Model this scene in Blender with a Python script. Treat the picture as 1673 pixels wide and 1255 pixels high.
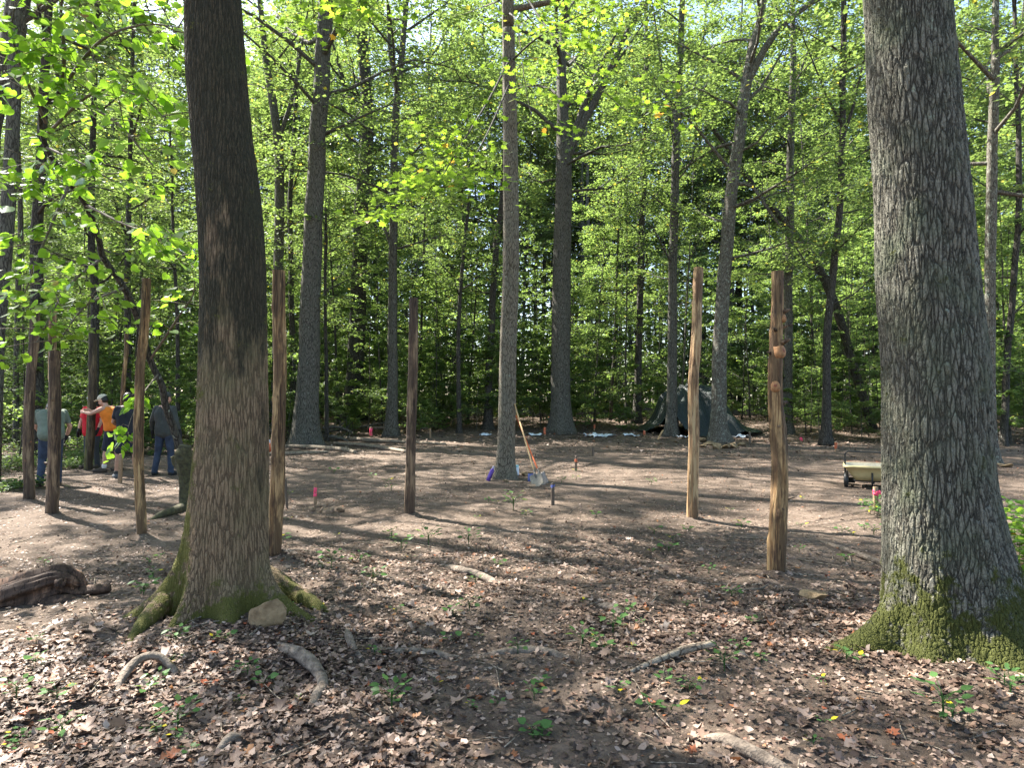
import bpy, math, random
import numpy as np
from mathutils import Vector, Matrix
R = math.radians
for o in list(bpy.data.objects): bpy.data.objects.remove(o)
sc = bpy.context.scene
COL = sc.collection

# ------------------------------------------------------------------ camera, sky, sun, exposure
FPX, CX, CY, CAMH = 1111.0, 836.5, 627.5, 1.6
PITCH = math.atan(27.5 / FPX)
cd = bpy.data.cameras.new("camera"); cam = bpy.data.objects.new("camera", cd); COL.objects.link(cam)
cd.sensor_fit = 'HORIZONTAL'; cd.angle_x = 2 * math.atan(CX / FPX)
cd.clip_start = 0.05; cd.clip_end = 2000
cam.location = (0, 0, CAMH); cam.rotation_euler = (R(90) + PITCH, 0, 0)
sc.camera = cam
SUN_EL, SUN_DIR = 50, (-0.80, 0.60)          # the sun stands left of and beyond the view
w = bpy.data.worlds.new("World"); sc.world = w; w.use_nodes = True
wn = w.node_tree; bg = wn.nodes["Background"]
sky = wn.nodes.new("ShaderNodeTexSky"); sky.sky_type = 'NISHITA'; sky.sun_disc = False
sky.sun_elevation = R(SUN_EL); sky.sun_rotation = math.atan2(SUN_DIR[0], SUN_DIR[1])
sky.air_density = 1.0; sky.dust_density = 1.5
wn.links.new(sky.outputs[0], bg.inputs[0]); bg.inputs[1].default_value = 0.092
sl = bpy.data.lights.new("sun", 'SUN'); sl.energy = 5.0; sl.angle = R(0.55); sl.color = (1, 0.95, 0.87)
so = bpy.data.objects.new("sun", sl); COL.objects.link(so)
sv = Vector((SUN_DIR[0] * math.cos(R(SUN_EL)), SUN_DIR[1] * math.cos(R(SUN_EL)), math.sin(R(SUN_EL))))
so.rotation_euler = sv.to_track_quat('Z', 'Y').to_euler(); so.location = (-20, 20, 40)
sc.view_settings.view_transform = 'Standard'; sc.view_settings.look = 'None'
sc.view_settings.gamma = 1; sc.view_settings.exposure = 2.45
cy = sc.cycles
cy.max_bounces = 6; cy.diffuse_bounces = 4; cy.glossy_bounces = 2; cy.transmission_bounces = 4
cy.transparent_max_bounces = 4; cy.caustics_reflective = False; cy.caustics_refractive = False
cy.sample_clamp_indirect = 6.0
try:
    cy.use_denoising = True; cy.denoiser = 'OPENIMAGEDENOISE'
except Exception: pass

# ------------------------------------------------------------------ noise, terrain, placing
def _h2(i, j, s):
    n = (i * 374761393 + j * 668265263 + s * 1442695041) & 0xffffffff
    n = ((n ^ (n >> 13)) * 1274126177) & 0xffffffff
    return ((n ^ (n >> 16)) & 0xffff) / 65535.0
def noise2(x, y, s=0):
    x = np.asarray(x, float); y = np.asarray(y, float)
    i = np.floor(x).astype(np.int64); j = np.floor(y).astype(np.int64)
    fx = x - i; fy = y - j; fx = fx * fx * (3 - 2 * fx); fy = fy * fy * (3 - 2 * fy)
    a = _h2(i, j, s); b = _h2(i + 1, j, s); c = _h2(i, j + 1, s); d = _h2(i + 1, j + 1, s)
    return (a * (1 - fx) + b * fx) * (1 - fy) + (c * (1 - fx) + d * fx) * fy - 0.5
def sstep(a, b, x):
    t = np.clip((np.asarray(x, float) - a) / (b - a), 0, 1); return t * t * (3 - 2 * t)
def terrain(x, y):
    x = np.asarray(x, float); y = np.asarray(y, float)
    h = 0.65 * sstep(24, 37, y) + 0.5 * sstep(36, 80, y)
    h = h + noise2(x * .35, y * .35, 1) * 0.06 + noise2(x * .9, y * .9, 2) * 0.045
    near = 1 - sstep(6, 10, np.hypot(x, y))
    h = h + near * (noise2(x * 2.3, y * 2.3, 3) * 0.055)
    h = h + 0.10 * np.exp(-((x + 2.2) ** 2 + (y - 4.9) ** 2) / 0.9) + 0.09 * np.exp(-((x - 2.85) ** 2 + (y - 4.5) ** 2) / 1.1)
    return h
MOUNDS = []
def terrain_fine(x, y):
    h = terrain(x, y)
    for mx, my in MOUNDS:
        d2 = (x - mx) ** 2 + (y - my) ** 2
        h = h + (.045 * np.exp(-d2 / .045) + .03 * noise2(np.asarray(x) * 12, np.asarray(y) * 12, 6)) * np.exp(-d2 / .12)
    near = 1 - sstep(5, 14, np.hypot(x, y))
    h = h + (0.3 + near) * (noise2(x * 7, y * 7, 4) * 0.022 + noise2(x * 17, y * 17, 5) * 0.012)
    # dug hollow under the arched root, left foreground
    h = h - 0.07 * np.exp(-((x + 2.12) ** 2 / 0.02 + (y - 3.92) ** 2 / 0.006))
    return h
cp, sp = math.cos(PITCH), math.sin(PITCH)
def at(u, v, Y):
    """photo pixel (1673 wide) and forward distance -> world point"""
    dx = (u - CX) / FPX; dz = (CY - v) / FPX
    dy = cp - dz * sp; z = sp + dz * cp; k = Y / dy
    return np.array((dx * k, Y, CAMH + z * k))
def gp(u, v):
    """photo pixel on the ground -> world point"""
    Y = 2.0
    while Y < 120:
        p = at(u, v, Y)
        if p[2] <= float(terrain(p[0], p[1])): break
        Y += 0.02 if Y < 12 else 0.06
    return np.array((p[0], p[1], float(terrain(p[0], p[1]))))
def slim(u): return 1 / math.sqrt(1 + ((u - CX) / FPX) ** 2)      # a round stem off the axis shows wider than it is
def gz(x, y): return float(terrain(x, y))

# ------------------------------------------------------------------ node helper and materials
class NT:
    def __init__(s, m): s.t = m.node_tree; s.t.nodes.clear(); s.out = s.n("OutputMaterial")
    def n(s, typ, **kw):
        nd = s.t.nodes.new("ShaderNode" + typ)
        for k, v in kw.items():
            if k.startswith('_'): setattr(nd, k[1:], v)
            else: s.set(nd, k, v)
        return nd
    def set(s, nd, k, v):
        if k[0] == 'i' and k[1:].isdigit(): inp = nd.inputs[int(k[1:])]
        else:
            inp = next(i for i in nd.inputs if i.name.replace(' ', '') == k)
        if isinstance(v, bpy.types.NodeSocket): s.t.links.new(v, inp)
        elif isinstance(v, bpy.types.Node): s.t.links.new(v.outputs[0], inp)
        else:
            if isinstance(v, tuple) and len(v) == 3 and inp.type == 'RGBA': v = v + (1,)
            inp.default_value = v
    def math(s, op, a, b=0.0, c=None, clamp=False):
        nd = s.n("Math", _operation=op, i0=a, i1=b); nd.use_clamp = clamp
        if c is not None: s.set(nd, 'i2', c)
        return nd.outputs[0]
    def mix(s, f, a, b, mode='MIX'):
        nd = s.n("Mix", _data_type='RGBA', _blend_type=mode)
        for i, v in ((0, f), (6, a), (7, b)): s.set(nd, 'i%d' % i, v)
        return nd.outputs[2]
    def ramp(s, f, stops, interp='LINEAR'):
        nd = s.n("ValToRGB", i0=f); cr = nd.color_ramp; cr.interpolation = interp
        while len(cr.elements) < len(stops): cr.elements.new(0.5)
        for e, (p, c) in zip(cr.elements, stops):
            e.position = p; e.color = (c + (1,)) if isinstance(c, tuple) else (c, c, c, 1)
        return nd.outputs[0]
    def noise(s, vec, scale, detail=4, rough=.55, dist=0):
        return s.n("TexNoise", Vector=vec, Scale=scale, Detail=detail, Roughness=rough, Distortion=dist).outputs[0]
    def mapr(s, f, a, b, c=0., d=1.):
        return s.n("MapRange", i0=f, i1=a, i2=b, i3=c, i4=d).outputs[0]
    def obj(s, scale=(1, 1, 1)):
        tc = s.n("TexCoord"); mp = s.n("Mapping", Vector=tc.outputs['Object'], Scale=scale)
        return mp.outputs[0]
def newmat(name):
    m = bpy.data.materials.new(name); m.use_nodes = True; return m, NT(m)

def leaf_mat(name, dark, light, trans, tmix=0.45, rough=.45, orand=.35, yellow=None, yfrac=.96):
    m, t = newmat(name)
    var = t.n("Attribute", _attribute_name="var").outputs['Fac']
    oi = t.n("ObjectInfo").outputs['Random']
    f = t.math('ADD', t.math('MULTIPLY', var, 1 - orand), t.math('MULTIPLY', oi, orand))
    col = t.mix(f, dark, light)
    tc = t.mix(f, tuple(c * .7 for c in trans), trans)
    if yellow:
        ym = t.mapr(var, yfrac, yfrac + .01)
        col = t.mix(ym, col, yellow); tc = t.mix(ym, tc, tuple(min(1, c * 2.2) for c in yellow))
    d = t.n("BsdfDiffuse", Color=col); tr = t.n("BsdfTranslucent", Color=tc)
    mx = t.n("MixShader", i0=tmix, i1=d.outputs[0], i2=tr.outputs[0])
    gl = t.n("BsdfGlossy", Color=(1, 1, 1), Roughness=rough)
    fr = t.n("Fresnel", IOR=1.3)
    mx2 = t.n("MixShader", i0=t.math('MULTIPLY', fr.outputs[0], .18), i1=mx.outputs[0], i2=gl.outputs[0])
    t.set(t.out, 'Surface', mx2.outputs[0]); return m

def bark_mat(name, dark, light, mottled=(.2, .2, .18), zs=.22, sc_=28, disp=0.0, bump=.6, ridge=.5, moss=None, mossz=.5,
             side=None, stain=0.0, rings=0.0, lichen=.62, lc=(.30, .33, .27), cdark=.75):
    m, t = newmat(name)
    co = t.obj((1, 1, zs))
    co1 = t.obj((1, 1, 1))
    wv = t.n("TexNoise", Vector=co, Scale=sc_ * .55, Detail=3.0)
    warp = t.n("VectorMath", _operation='SCALE', i0=wv.outputs[1], Scale=1.3 / sc_)
    cw = t.n("VectorMath", _operation='ADD', i0=co, i1=warp.outputs[0]).outputs[0]
    vo = t.n("TexVoronoi", _feature='DISTANCE_TO_EDGE', Vector=cw, Scale=sc_).outputs[0]
    crack = t.math('POWER', t.mapr(vo, 0.0, .17), .7)
    co2 = t.n("VectorMath", _operation='ADD', i0=t.obj((1, 1, zs * 3.2)), i1=warp.outputs[0]).outputs[0]
    vo2 = t.n("TexVoronoi", _feature='DISTANCE_TO_EDGE', Vector=co2, Scale=sc_ * 1.5).outputs[0]
    crack = t.math('MULTIPLY', crack, t.math('ADD', t.math('MULTIPLY', t.mapr(vo2, 0.0, .10), .4), .6))
    fine = t.noise(t.obj((1, 1, zs * 1.6)), sc_ * 3.2, 6, .7)
    mid = t.noise(co, sc_ * .9, 4, .6)
    big = t.noise(co1, 3.0, 5, .6)
    hgt = t.math('ADD', t.math('MULTIPLY', crack, ridge), t.math('ADD', t.math('MULTIPLY', fine, .35), t.math('MULTIPLY', mid, .5)))
    if rings:
        rg = t.noise(t.obj((.4, .4, 7)), 1.0, 3, .6)
        hgt = t.math('ADD', hgt, t.math('MULTIPLY', rg, rings))
    f = t.math('ADD', t.math('MULTIPLY', crack, .55), t.math('MULTIPLY', fine, .5))
    col = t.mix(t.mapr(f, .25, .8), dark, light)
    col = t.mix(t.mapr(big, .45, .7), col, mottled, 'MIX') if mottled else col
    col = t.mix(t.math('MULTIPLY', t.mapr(crack, .75, .0), cdark), col, tuple(c * .35 for c in dark))
    # lichen blotches
    ln = t.noise(co1, 9.0, 6, .7)
    lm = t.math('MULTIPLY', t.mapr(ln, lichen, lichen + .04), t.mapr(crack, .2, .7))
    col = t.mix(t.math('MULTIPLY', lm, .75), col, lc)
    z = t.n("SeparateXYZ", Vector=t.n("TexCoord").outputs['Object'])
    if stain:
        sn = t.noise(t.obj((1.6, 1.6, .5)), 1.9, 5, .6)
        sm = t.math('MULTIPLY', t.mapr(t.math('ADD', sn, t.math('MULTIPLY', z.outputs[2], .12)), .68, .76), stain)
        col = t.mix(t.math('MULTIPLY', sm, t.mapr(fine, .3, .6, .6, 1)), col, (.016, .018, .011))
    if moss:
        mn = t.noise(co1, 6.0, 6, .75)
        mm = t.math('ADD', t.mapr(z.outputs[2], mossz, 0.0, -.25, 1.0), t.math('MULTIPLY', t.math('SUBTRACT', mn, .5), 4.6))
        if side:
            ax = t.math('ADD', t.math('MULTIPLY', z.outputs[0], side[0]), t.math('MULTIPLY', z.outputs[1], side[1]))
            sd = t.math('MULTIPLY', t.mapr(ax, side[2], side[3]), t.mapr(z.outputs[2], side[4], side[4] * .5))
            sd = t.math('ADD', t.math('MULTIPLY', sd, 1.1), t.math('MULTIPLY', t.math('SUBTRACT', mn, .55), 4.0))
            mm = t.math('MAXIMUM', mm, t.math('SUBTRACT', sd, .25))
        mm = t.mapr(mm, .35, .6)
        mf = t.noise(co1, 120.0, 3, .7)
        mc = t.mix(mf, tuple(c * .35 for c in moss), moss)
        col = t.mix(mm, col, mc)
        hgt = t.math('ADD', hgt, t.math('MULTIPLY', t.math('MULTIPLY', mm, mf), .6))
    bs = t.n("BsdfPrincipled", BaseColor=col, Roughness=.85)
    t.set(bs, 'SpecularIORLevel', .25)
    if bump:
        bp = t.n("Bump", Height=hgt, Strength=bump, Distance=.02); t.set(bs, 'Normal', bp.outputs[0])
    t.set(t.out, 'Surface', bs.outputs[0])
    if disp:
        dn = t.n("Displacement", Height=hgt, Midlevel=.6, Scale=disp); t.set(t.out, 'Displacement', dn.outputs[0])
        m.displacement_method = 'BOTH'
        t.set(bs, 'Normal', t.n("Bump", Height=fine, Strength=.35, Distance=.006).outputs[0])
    return m

def wood_mat(name, pale, mid, dark, amount=.5, moss=0):
    m, t = newmat(name)
    co = t.obj((1, 1, .05)); c1 = t.obj((1, 1, .35))
    a = t.noise(co, 24, 6, .65, .4); b = t.noise(c1, 5, 4, .6); c = t.noise(co, 90, 4, .7)
    lo = t.noise(t.obj((1.5, 1.5, .3)), 6, 5, .65)
    f = t.math('ADD', t.math('MULTIPLY', a, .6), t.math('MULTIPLY', c, .4))
    col = t.ramp(f, [(.36, dark), (.46, mid), (.55, pale), (.8, pale)])
    k = .52 - amount * .12
    col = t.mix(t.mapr(lo, k, k + .1), col, t.mix(.75, col, dark))
    cr = t.noise(co, 14, 3, .5, .2)
    cm = t.mapr(t.math('ABSOLUTE', t.math('SUBTRACT', cr, .5)), .0, .018, 1, 0)
    col = t.mix(t.math('MULTIPLY', cm, .8), col, tuple(x * .3 for x in dark))
    hg = t.math('SUBTRACT', t.math('ADD', f, t.math('MULTIPLY', b, .4)), t.math('MULTIPLY', cm, .5))
    if moss:
        z = t.n("SeparateXYZ", Vector=t.n("TexCoord").outputs['Object'])
        mn = t.noise(c1, 14, 5, .7)
        mk = t.math('MULTIPLY', t.mapr(z.outputs[0], .02, -.06), t.mapr(mn, .4, .55))
        col = t.mix(t.math('MULTIPLY', mk, moss), col, (.12, .125, .035))
    bs = t.n("BsdfPrincipled", BaseColor=col, Roughness=.75); t.set(bs, 'SpecularIORLevel', .3)
    t.set(bs, 'Normal', t.n("Bump", Height=hg, Strength=.8, Distance=.015).outputs[0])
    t.set(t.out, 'Surface', bs.outputs[0]); return m

def simple_mat(name, col, rough=.7, var=.25, scale=30, bump=.2, metal=0, spec=.4, dist=.004, second=None):
    m, t = newmat(name); co = t.obj()
    n = t.noise(co, scale, 5, .6)
    c = t.mix(t.mapr(n, .3, .7), tuple(x * (1 - var) for x in col), second or tuple(min(1, x * (1 + var)) for x in col))
    bs = t.n("BsdfPrincipled", BaseColor=c, Roughness=rough, Metallic=metal); t.set(bs, 'SpecularIORLevel', spec)
    if bump: t.set(bs, 'Normal', t.n("Bump", Height=n, Strength=bump, Distance=dist).outputs[0])
    t.set(t.out, 'Surface', bs.outputs[0]); return m

def ground_mat():
    m, t = newmat("soil_material"); co = t.obj()
    big = t.noise(co, .45, 5, .6); mid = t.noise(co, 2.6, 6, .65); fin = t.noise(co, 24, 6, .7); vf = t.noise(co, 110, 4, .7)
    f = t.math('ADD', t.math('MULTIPLY', big, .35), t.math('ADD', t.math('MULTIPLY', mid, .35), t.math('MULTIPLY', fin, .45)))
    col = t.ramp(f, [(.40, (.050, .036, .026)), (.52, (.090, .066, .049)), (.62, (.138, .104, .080)), (.75, (.21, .16, .125))])
    # small bleached bits of leaf and dark crumbs pressed in the soil
    vo = t.n("TexVoronoi", Vector=co, Scale=34.0, Randomness=1.0)
    sel = t.n("SeparateColor", Color=vo.outputs['Color'])
    chip = t.math('MULTIPLY', t.mapr(vo.outputs['Distance'], .42, .36), t.mapr(sel.outputs[0], .70, .72))
    cc = t.ramp(sel.outputs[1], [(0, (.05, .035, .028)), (.35, (.13, .09, .07)), (.65, (.26, .19, .14)), (1, (.36, .28, .22))])
    col = t.mix(t.math('MULTIPLY', chip, .8), col, cc)
    vo2 = t.n("TexVoronoi", Vector=co, Scale=11.0, Randomness=1.0)
    s2 = t.n("SeparateColor", Color=vo2.outputs['Color'])
    chip2 = t.math('MULTIPLY', t.mapr(vo2.outputs['Distance'], .33, .28), t.mapr(s2.outputs[0], .8, .82))
    col = t.mix(t.math('MULTIPLY', chip2, .6), col, t.ramp(s2.outputs[1], [(0, (.07, .05, .04)), (.6, (.2, .14, .11)), (1, (.3, .23, .18))]))
    h = t.math('ADD', t.math('MULTIPLY', fin, .8), t.math('ADD', t.math('MULTIPLY', vf, .35), t.math('ADD', t.math('MULTIPLY', chip, .25), t.math('MULTIPLY', mid, .9))))
    bs = t.n("BsdfPrincipled", BaseColor=col, Roughness=.95); t.set(bs, 'SpecularIORLevel', .15)
    t.set(bs, 'Normal', t.n("Bump", Height=h, Strength=.9, Distance=.03).outputs[0])
    t.set(t.out, 'Surface', bs.outputs[0]); return m

def litter_mat():
    m, t = newmat("dead_leaf_material")
    var = t.n("Attribute", _attribute_name="var").outputs['Fac']
    col = t.ramp(var, [(0, (.045, .030, .024)), (.25, (.10, .068, .052)), (.45, (.18, .118, .085)), (.62, (.29, .20, .15)),
                       (.78, (.40, .30, .24)), (.9, (.47, .38, .32)), (.95, (.34, .17, .07)), (1, (.38, .11, .05))])
    n = t.noise(t.obj(), 60, 4, .6)
    col = t.mix(.35, col, t.mix(n, (.1, .07, .05), (.5, .42, .36)), 'OVERLAY')
    d = t.n("BsdfPrincipled", BaseColor=col, Roughness=.6); t.set(d, 'SpecularIORLevel', .35)
    tr = t.n("BsdfTranslucent", Color=col)
    mx = t.n("MixShader", i0=.18, i1=d.outputs[0], i2=tr.outputs[0]); t.set(t.out, 'Surface', mx.outputs[0]); return m

M = {}
M['soil'] = ground_mat(); M['litter'] = litter_mat()
M['leaf_far'] = leaf_mat("broadleaf", (.036, .068, .034), (.115, .162, .068), (.31, .45, .095), orand=.5, yellow=(.30, .26, .03), yfrac=.975)
M['leaf_under'] = leaf_mat("understorey_leaf", (.040, .078, .036), (.12, .175, .070), (.37, .54, .115), orand=.5, tmix=.55, yellow=(.35, .30, .04), yfrac=.985)
M['leaf_maple'] = leaf_mat("maple_leaf", (.05, .12, .02), (.10, .19, .03), (.40, .62, .05), tmix=.55, yellow=(.45, .22, .03), yfrac=.985)
M['leaf_redbud'] = leaf_mat("heart_leaf", (.035, .095, .018), (.085, .18, .03), (.42, .74, .05), tmix=.55, rough=.5, yellow=(.20, .12, .04), yfrac=.985)
M['leaf_seedling'] = leaf_mat("seedling_leaf", (.05, .12, .035), (.105, .20, .065), (.25, .42, .08), tmix=.35, rough=.35, yellow=(.5, .42, .03), yfrac=.93)
M['bark'] = bark_mat("grey_brown_bark", (.042, .036, .028), (.13, .12, .098), (.10, .098, .078), sc_=22, bump=.8)
M['bark_dark'] = bark_mat("dark_bark", (.024, .020, .016), (.08, .07, .058), (.055, .053, .042), sc_=20, bump=.9)
M['bark_pale'] = bark_mat("pale_bark", (.05, .043, .033), (.155, .138, .112), (.125, .115, .09), sc_=26, bump=.5, lichen=.55)
M['bark_mid'] = bark_mat("banded_tan_bark", (.075, .060, .042), (.21, .18, .135), (.17, .16, .12), sc_=34, bump=.8, rings=.7)
M['bark_oak'] = bark_mat("furrowed_oak_bark", (.052, .047, .035), (.175, .165, .13), (.115, .125, .082), zs=.16, sc_=40, disp=.014, ridge=.9,
                         moss=(.080, .088, .018), mossz=.75, side=(.80, -.60, .24, .45, 2.0), lichen=.64, lc=(.24, .27, .20), cdark=.6)
M['bark_left'] = bark_mat("tan_shallow_bark", (.090, .062, .036), (.235, .165, .098), (.15, .125, .065), zs=.11, sc_=50, disp=.009, ridge=.7,
                          moss=(.135, .13, .03), mossz=.30, side=(-.95, -.10, .08, .22, 3.4), stain=.95, lichen=.68, lc=(.3, .3, .2), cdark=.42)
M['root'] = simple_mat('weathered_root', (.12, .088, .064), .85, .5, 22, 1.0, dist=.03, second=(.26, .205, .155))
M['root_moss'] = simple_mat('mossy_root', (.045, .037, .024), .9, .5, 16, 1.0, dist=.03, second=(.095, .088, .04))
M['rot'] = wood_mat("rotten_wood", (.20, .115, .07), (.11, .06, .038), (.030, .018, .012), .9)
M['cedar'] = wood_mat("debarked_cedar", (.42, .275, .13), (.22, .12, .05), (.045, .025, .015), .9)
M['cedar_dark'] = wood_mat("dark_cedar", (.24, .165, .10), (.12, .075, .045), (.035, .022, .016), .8)
M['cedar_pale'] = wood_mat("pale_cedar", (.44, .31, .165), (.31, .18, .085), (.07, .036, .02), .35)
M['cedar_moss'] = wood_mat("mossy_cedar", (.17, .13, .07), (.08, .055, .032), (.022, .017, .012), .8, moss=1)
M['endgrain'] = simple_mat("cut_end_wood", (.48, .36, .22), .8, .2, 60)
M['knot'] = simple_mat("knot_wood", (.30, .15, .065), .8, .4, 40, .8)
M['knot_heart'] = simple_mat("knot_heartwood", (.22, .07, .035), .7, .3, 60)
M['twig'] = simple_mat("twig_bark", (.12, .095, .07), .85, .4, 40, .5)
M['log'] = bark_mat("fallen_log_bark", (.12, .09, .065), (.33, .27, .2), None, zs=1, sc_=12, bump=.7, lichen=.8)
M['rock'] = simple_mat("sandstone", (.20, .125, .06), .9, .5, 9, 1.0, dist=.03, second=(.35, .25, .14))
M['pole'] = simple_mat('weathered_pole', (.16, .12, .085), .9, .5, 18, .8, dist=.03, second=(.32, .26, .19))
M['clod'] = simple_mat("clay_clod", (.25, .17, .11), .95, .35, 20, 1.0, dist=.02)

# ------------------------------------------------------------------ mesh building
def make_mesh(name, V, F, mat, smooth=True, var=None):
    V = np.asarray(V, dtype=np.float32)
    me = bpy.data.meshes.new(name)
    Fs = F if isinstance(F, list) else [F]
    Fs = [np.asarray(f, dtype=np.int32) for f in Fs if len(f)]
    loops = np.concatenate([f.ravel() for f in Fs]); tot = np.concatenate([np.full(len(f), f.shape[1], np.int32) for f in Fs])
    st = np.concatenate([[0], np.cumsum(tot)[:-1]]).astype(np.int32)
    me.vertices.add(len(V)); me.vertices.foreach_set('co', V.ravel())
    me.loops.add(len(loops)); me.loops.foreach_set('vertex_index', loops.astype(np.int32))
    me.polygons.add(len(tot)); me.polygons.foreach_set('loop_start', st); me.polygons.foreach_set('loop_total', tot)
    me.update(calc_edges=True)
    if smooth: me.polygons.foreach_set('use_smooth', np.ones(len(tot), bool))
    if var is not None:
        a = me.attributes.new('var', 'FLOAT', 'POINT'); a.data.foreach_set('value', np.asarray(var, np.float32))
    me.materials.append(mat)
    return me
def link(name, me, parent=None, loc=None, rot=None, scale=None):
    o = bpy.data.objects.new(name, me); COL.objects.link(o)
    if parent: o.parent = parent
    if loc is not None: o.location = tuple(float(c) for c in loc)
    if rot is not None: o.rotation_euler = rot
    if scale is not None: o.scale = scale if isinstance(scale, tuple) else (scale,) * 3
    return o
def tag(o, label=None, cat=None, group=None, kind=None):
    if label: o['label'] = label
    if cat: o['category'] = cat
    if group: o['group'] = group
    if kind: o['kind'] = kind
    return o
def empty(name, loc, rz=0):
    o = bpy.data.objects.new(name, None); COL.objects.link(o); o.empty_display_size = .2
    o.location = tuple(float(c) for c in loc); o.rotation_euler = (0, 0, rz); return o

class Geo:
    def __init__(s): s.V = []; s.Q = []; s.T = []; s.n = 0
    def add(s, V, Q=None, T=None):
        s.V.append(np.asarray(V, float))
        if Q is not None and len(Q): s.Q.append(np.asarray(Q) + s.n)
        if T is not None and len(T): s.T.append(np.asarray(T) + s.n)
        s.n += len(V)
    def tube(s, P, rad, ns=8, cap=True, rfun=None):
        P = np.asarray(P, float); n = len(P); rad = np.broadcast_to(np.asarray(rad, float), (n,))
        T = np.gradient(P, axis=0); T /= np.linalg.norm(T, axis=1)[:, None] + 1e-9
        u = np.array((1., 0, 0)) if abs(T[0][0]) < .8 else np.array((0, 1., 0))
        th = np.arange(ns) * 2 * math.pi / ns; V = np.zeros((n, ns, 3))
        for i in range(n):
            u = u - T[i] * np.dot(u, T[i]); u /= np.linalg.norm(u) + 1e-9; vv = np.cross(T[i], u)
            r = rad[i] * (rfun(i, th) if rfun else 1.0)
            V[i] = P[i] + (np.cos(th) * r)[:, None] * u + (np.sin(th) * r)[:, None] * vv
        idx = np.arange(n * ns).reshape(n, ns)
        a = idx[:-1]; b = np.roll(idx, -1, 1)[:-1]; c = np.roll(idx, -1, 1)[1:]; d = idx[1:]
        Q = np.stack([a, b, c, d], -1).reshape(-1, 4)
        V = V.reshape(-1, 3); Tt = []
        if cap:
            V = np.vstack([V, P[0], P[-1]]); k = n * ns
            for j in range(ns):
                Tt.append((k, idx[0][(j + 1) % ns], idx[0][j])); Tt.append((k + 1, idx[-1][j], idx[-1][(j + 1) % ns]))
        s.add(V, Q, Tt)
    def box(s, c, d, rz=0, m=None):
        x, y, z = d[0] / 2, d[1] / 2, d[2] / 2
        V = np.array([(i, j, k) for i in (-x, x) for j in (-y, y) for k in (-z, z)])
        if m is not None: V = V @ np.array(m).T
        if rz: V = V @ np.array([(math.cos(rz), math.sin(rz), 0), (-math.sin(rz), math.cos(rz), 0), (0, 0, 1)])
        V = V + np.array(c)
        s.add(V, [(0, 1, 3, 2), (4, 6, 7, 5), (0, 4, 5, 1), (2, 3, 7, 6), (0, 2, 6, 4), (1, 5, 7, 3)])
    def ell(s, c, r, nu=14, nv=9, m=None):
        th = np.arange(nu) * 2 * math.pi / nu; ph = np.linspace(0, math.pi, nv + 2)[1:-1]
        V = np.array([(math.sin(p) * math.cos(t), math.sin(p) * math.sin(t), math.cos(p)) for p in ph for t in th] + [(0, 0, 1), (0, 0, -1)])
        V = V * np.array(r)
        if m is not None: V = V @ np.array(m).T
        V = V + np.array(c)
        idx = np.arange(nu * nv).reshape(nv, nu); Q = []; T = []
        for i in range(nv - 1):
            for j in range(nu): Q.append((idx[i][j], idx[i + 1][j], idx[i + 1][(j + 1) % nu], idx[i][(j + 1) % nu]))
        for j in range(nu):
            T.append((nu * nv, idx[0][j], idx[0][(j + 1) % nu])); T.append((nu * nv + 1, idx[-1][(j + 1) % nu], idx[-1][j]))
        s.add(V, Q, T)
    def cap(s, a, b, ra, rb=None, ns=12):
        """tapered capsule"""
        rb = ra if rb is None else rb; a = np.array(a, float); b = np.array(b, float)
        L = np.linalg.norm(b - a)
        if L < 1e-5: b = a + (0, 0, 1e-4); L = 1e-4
        d = (b - a) / L; P = []; rr = []
        for k in (-89, -60, -35, -12): P.append(a + d * ra * math.sin(R(k))); rr.append(ra * math.cos(R(k)))
        for q in (0, .33, .66, 1): P.append(a + (b - a) * q); rr.append(ra + (rb - ra) * q)
        for k in (12, 35, 60, 89): P.append(b + d * rb * math.sin(R(k))); rr.append(rb * math.cos(R(k)))
        s.tube(P, rr, ns)
    def mesh(s, name, mat, smooth=True):
        return make_mesh(name, np.vstack(s.V), [np.vstack(x) for x in (s.Q, s.T) if x], mat, smooth)
    def build(s, name, mat, parent=None, smooth=True, **kw):
        return link(name, s.mesh(name, mat, smooth), parent, **kw)

def interp(pts, n, smooth=True):
    """Catmull-Rom resample of (k, d) points"""
    P = np.asarray(pts, float)
    if len(P) < 3 or not smooth:
        t = np.linspace(0, len(P) - 1, n); return np.stack([np.interp(t, range(len(P)), P[:, k]) for k in range(P.shape[1])], 1)
    Q = np.vstack([2 * P[0] - P[1], P, 2 * P[-1] - P[-2]]); out = []
    for t in np.linspace(0, len(P) - 1 - 1e-6, n):
        i = int(t); f = t - i; a, b, c, d = Q[i], Q[i + 1], Q[i + 2], Q[i + 3]
        out.append(.5 * ((2 * b) + (-a + c) * f + (2 * a - 5 * b + 4 * c - d) * f * f + (-a + 3 * b - 3 * c + d) * f ** 3))
    return np.array(out)

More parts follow.
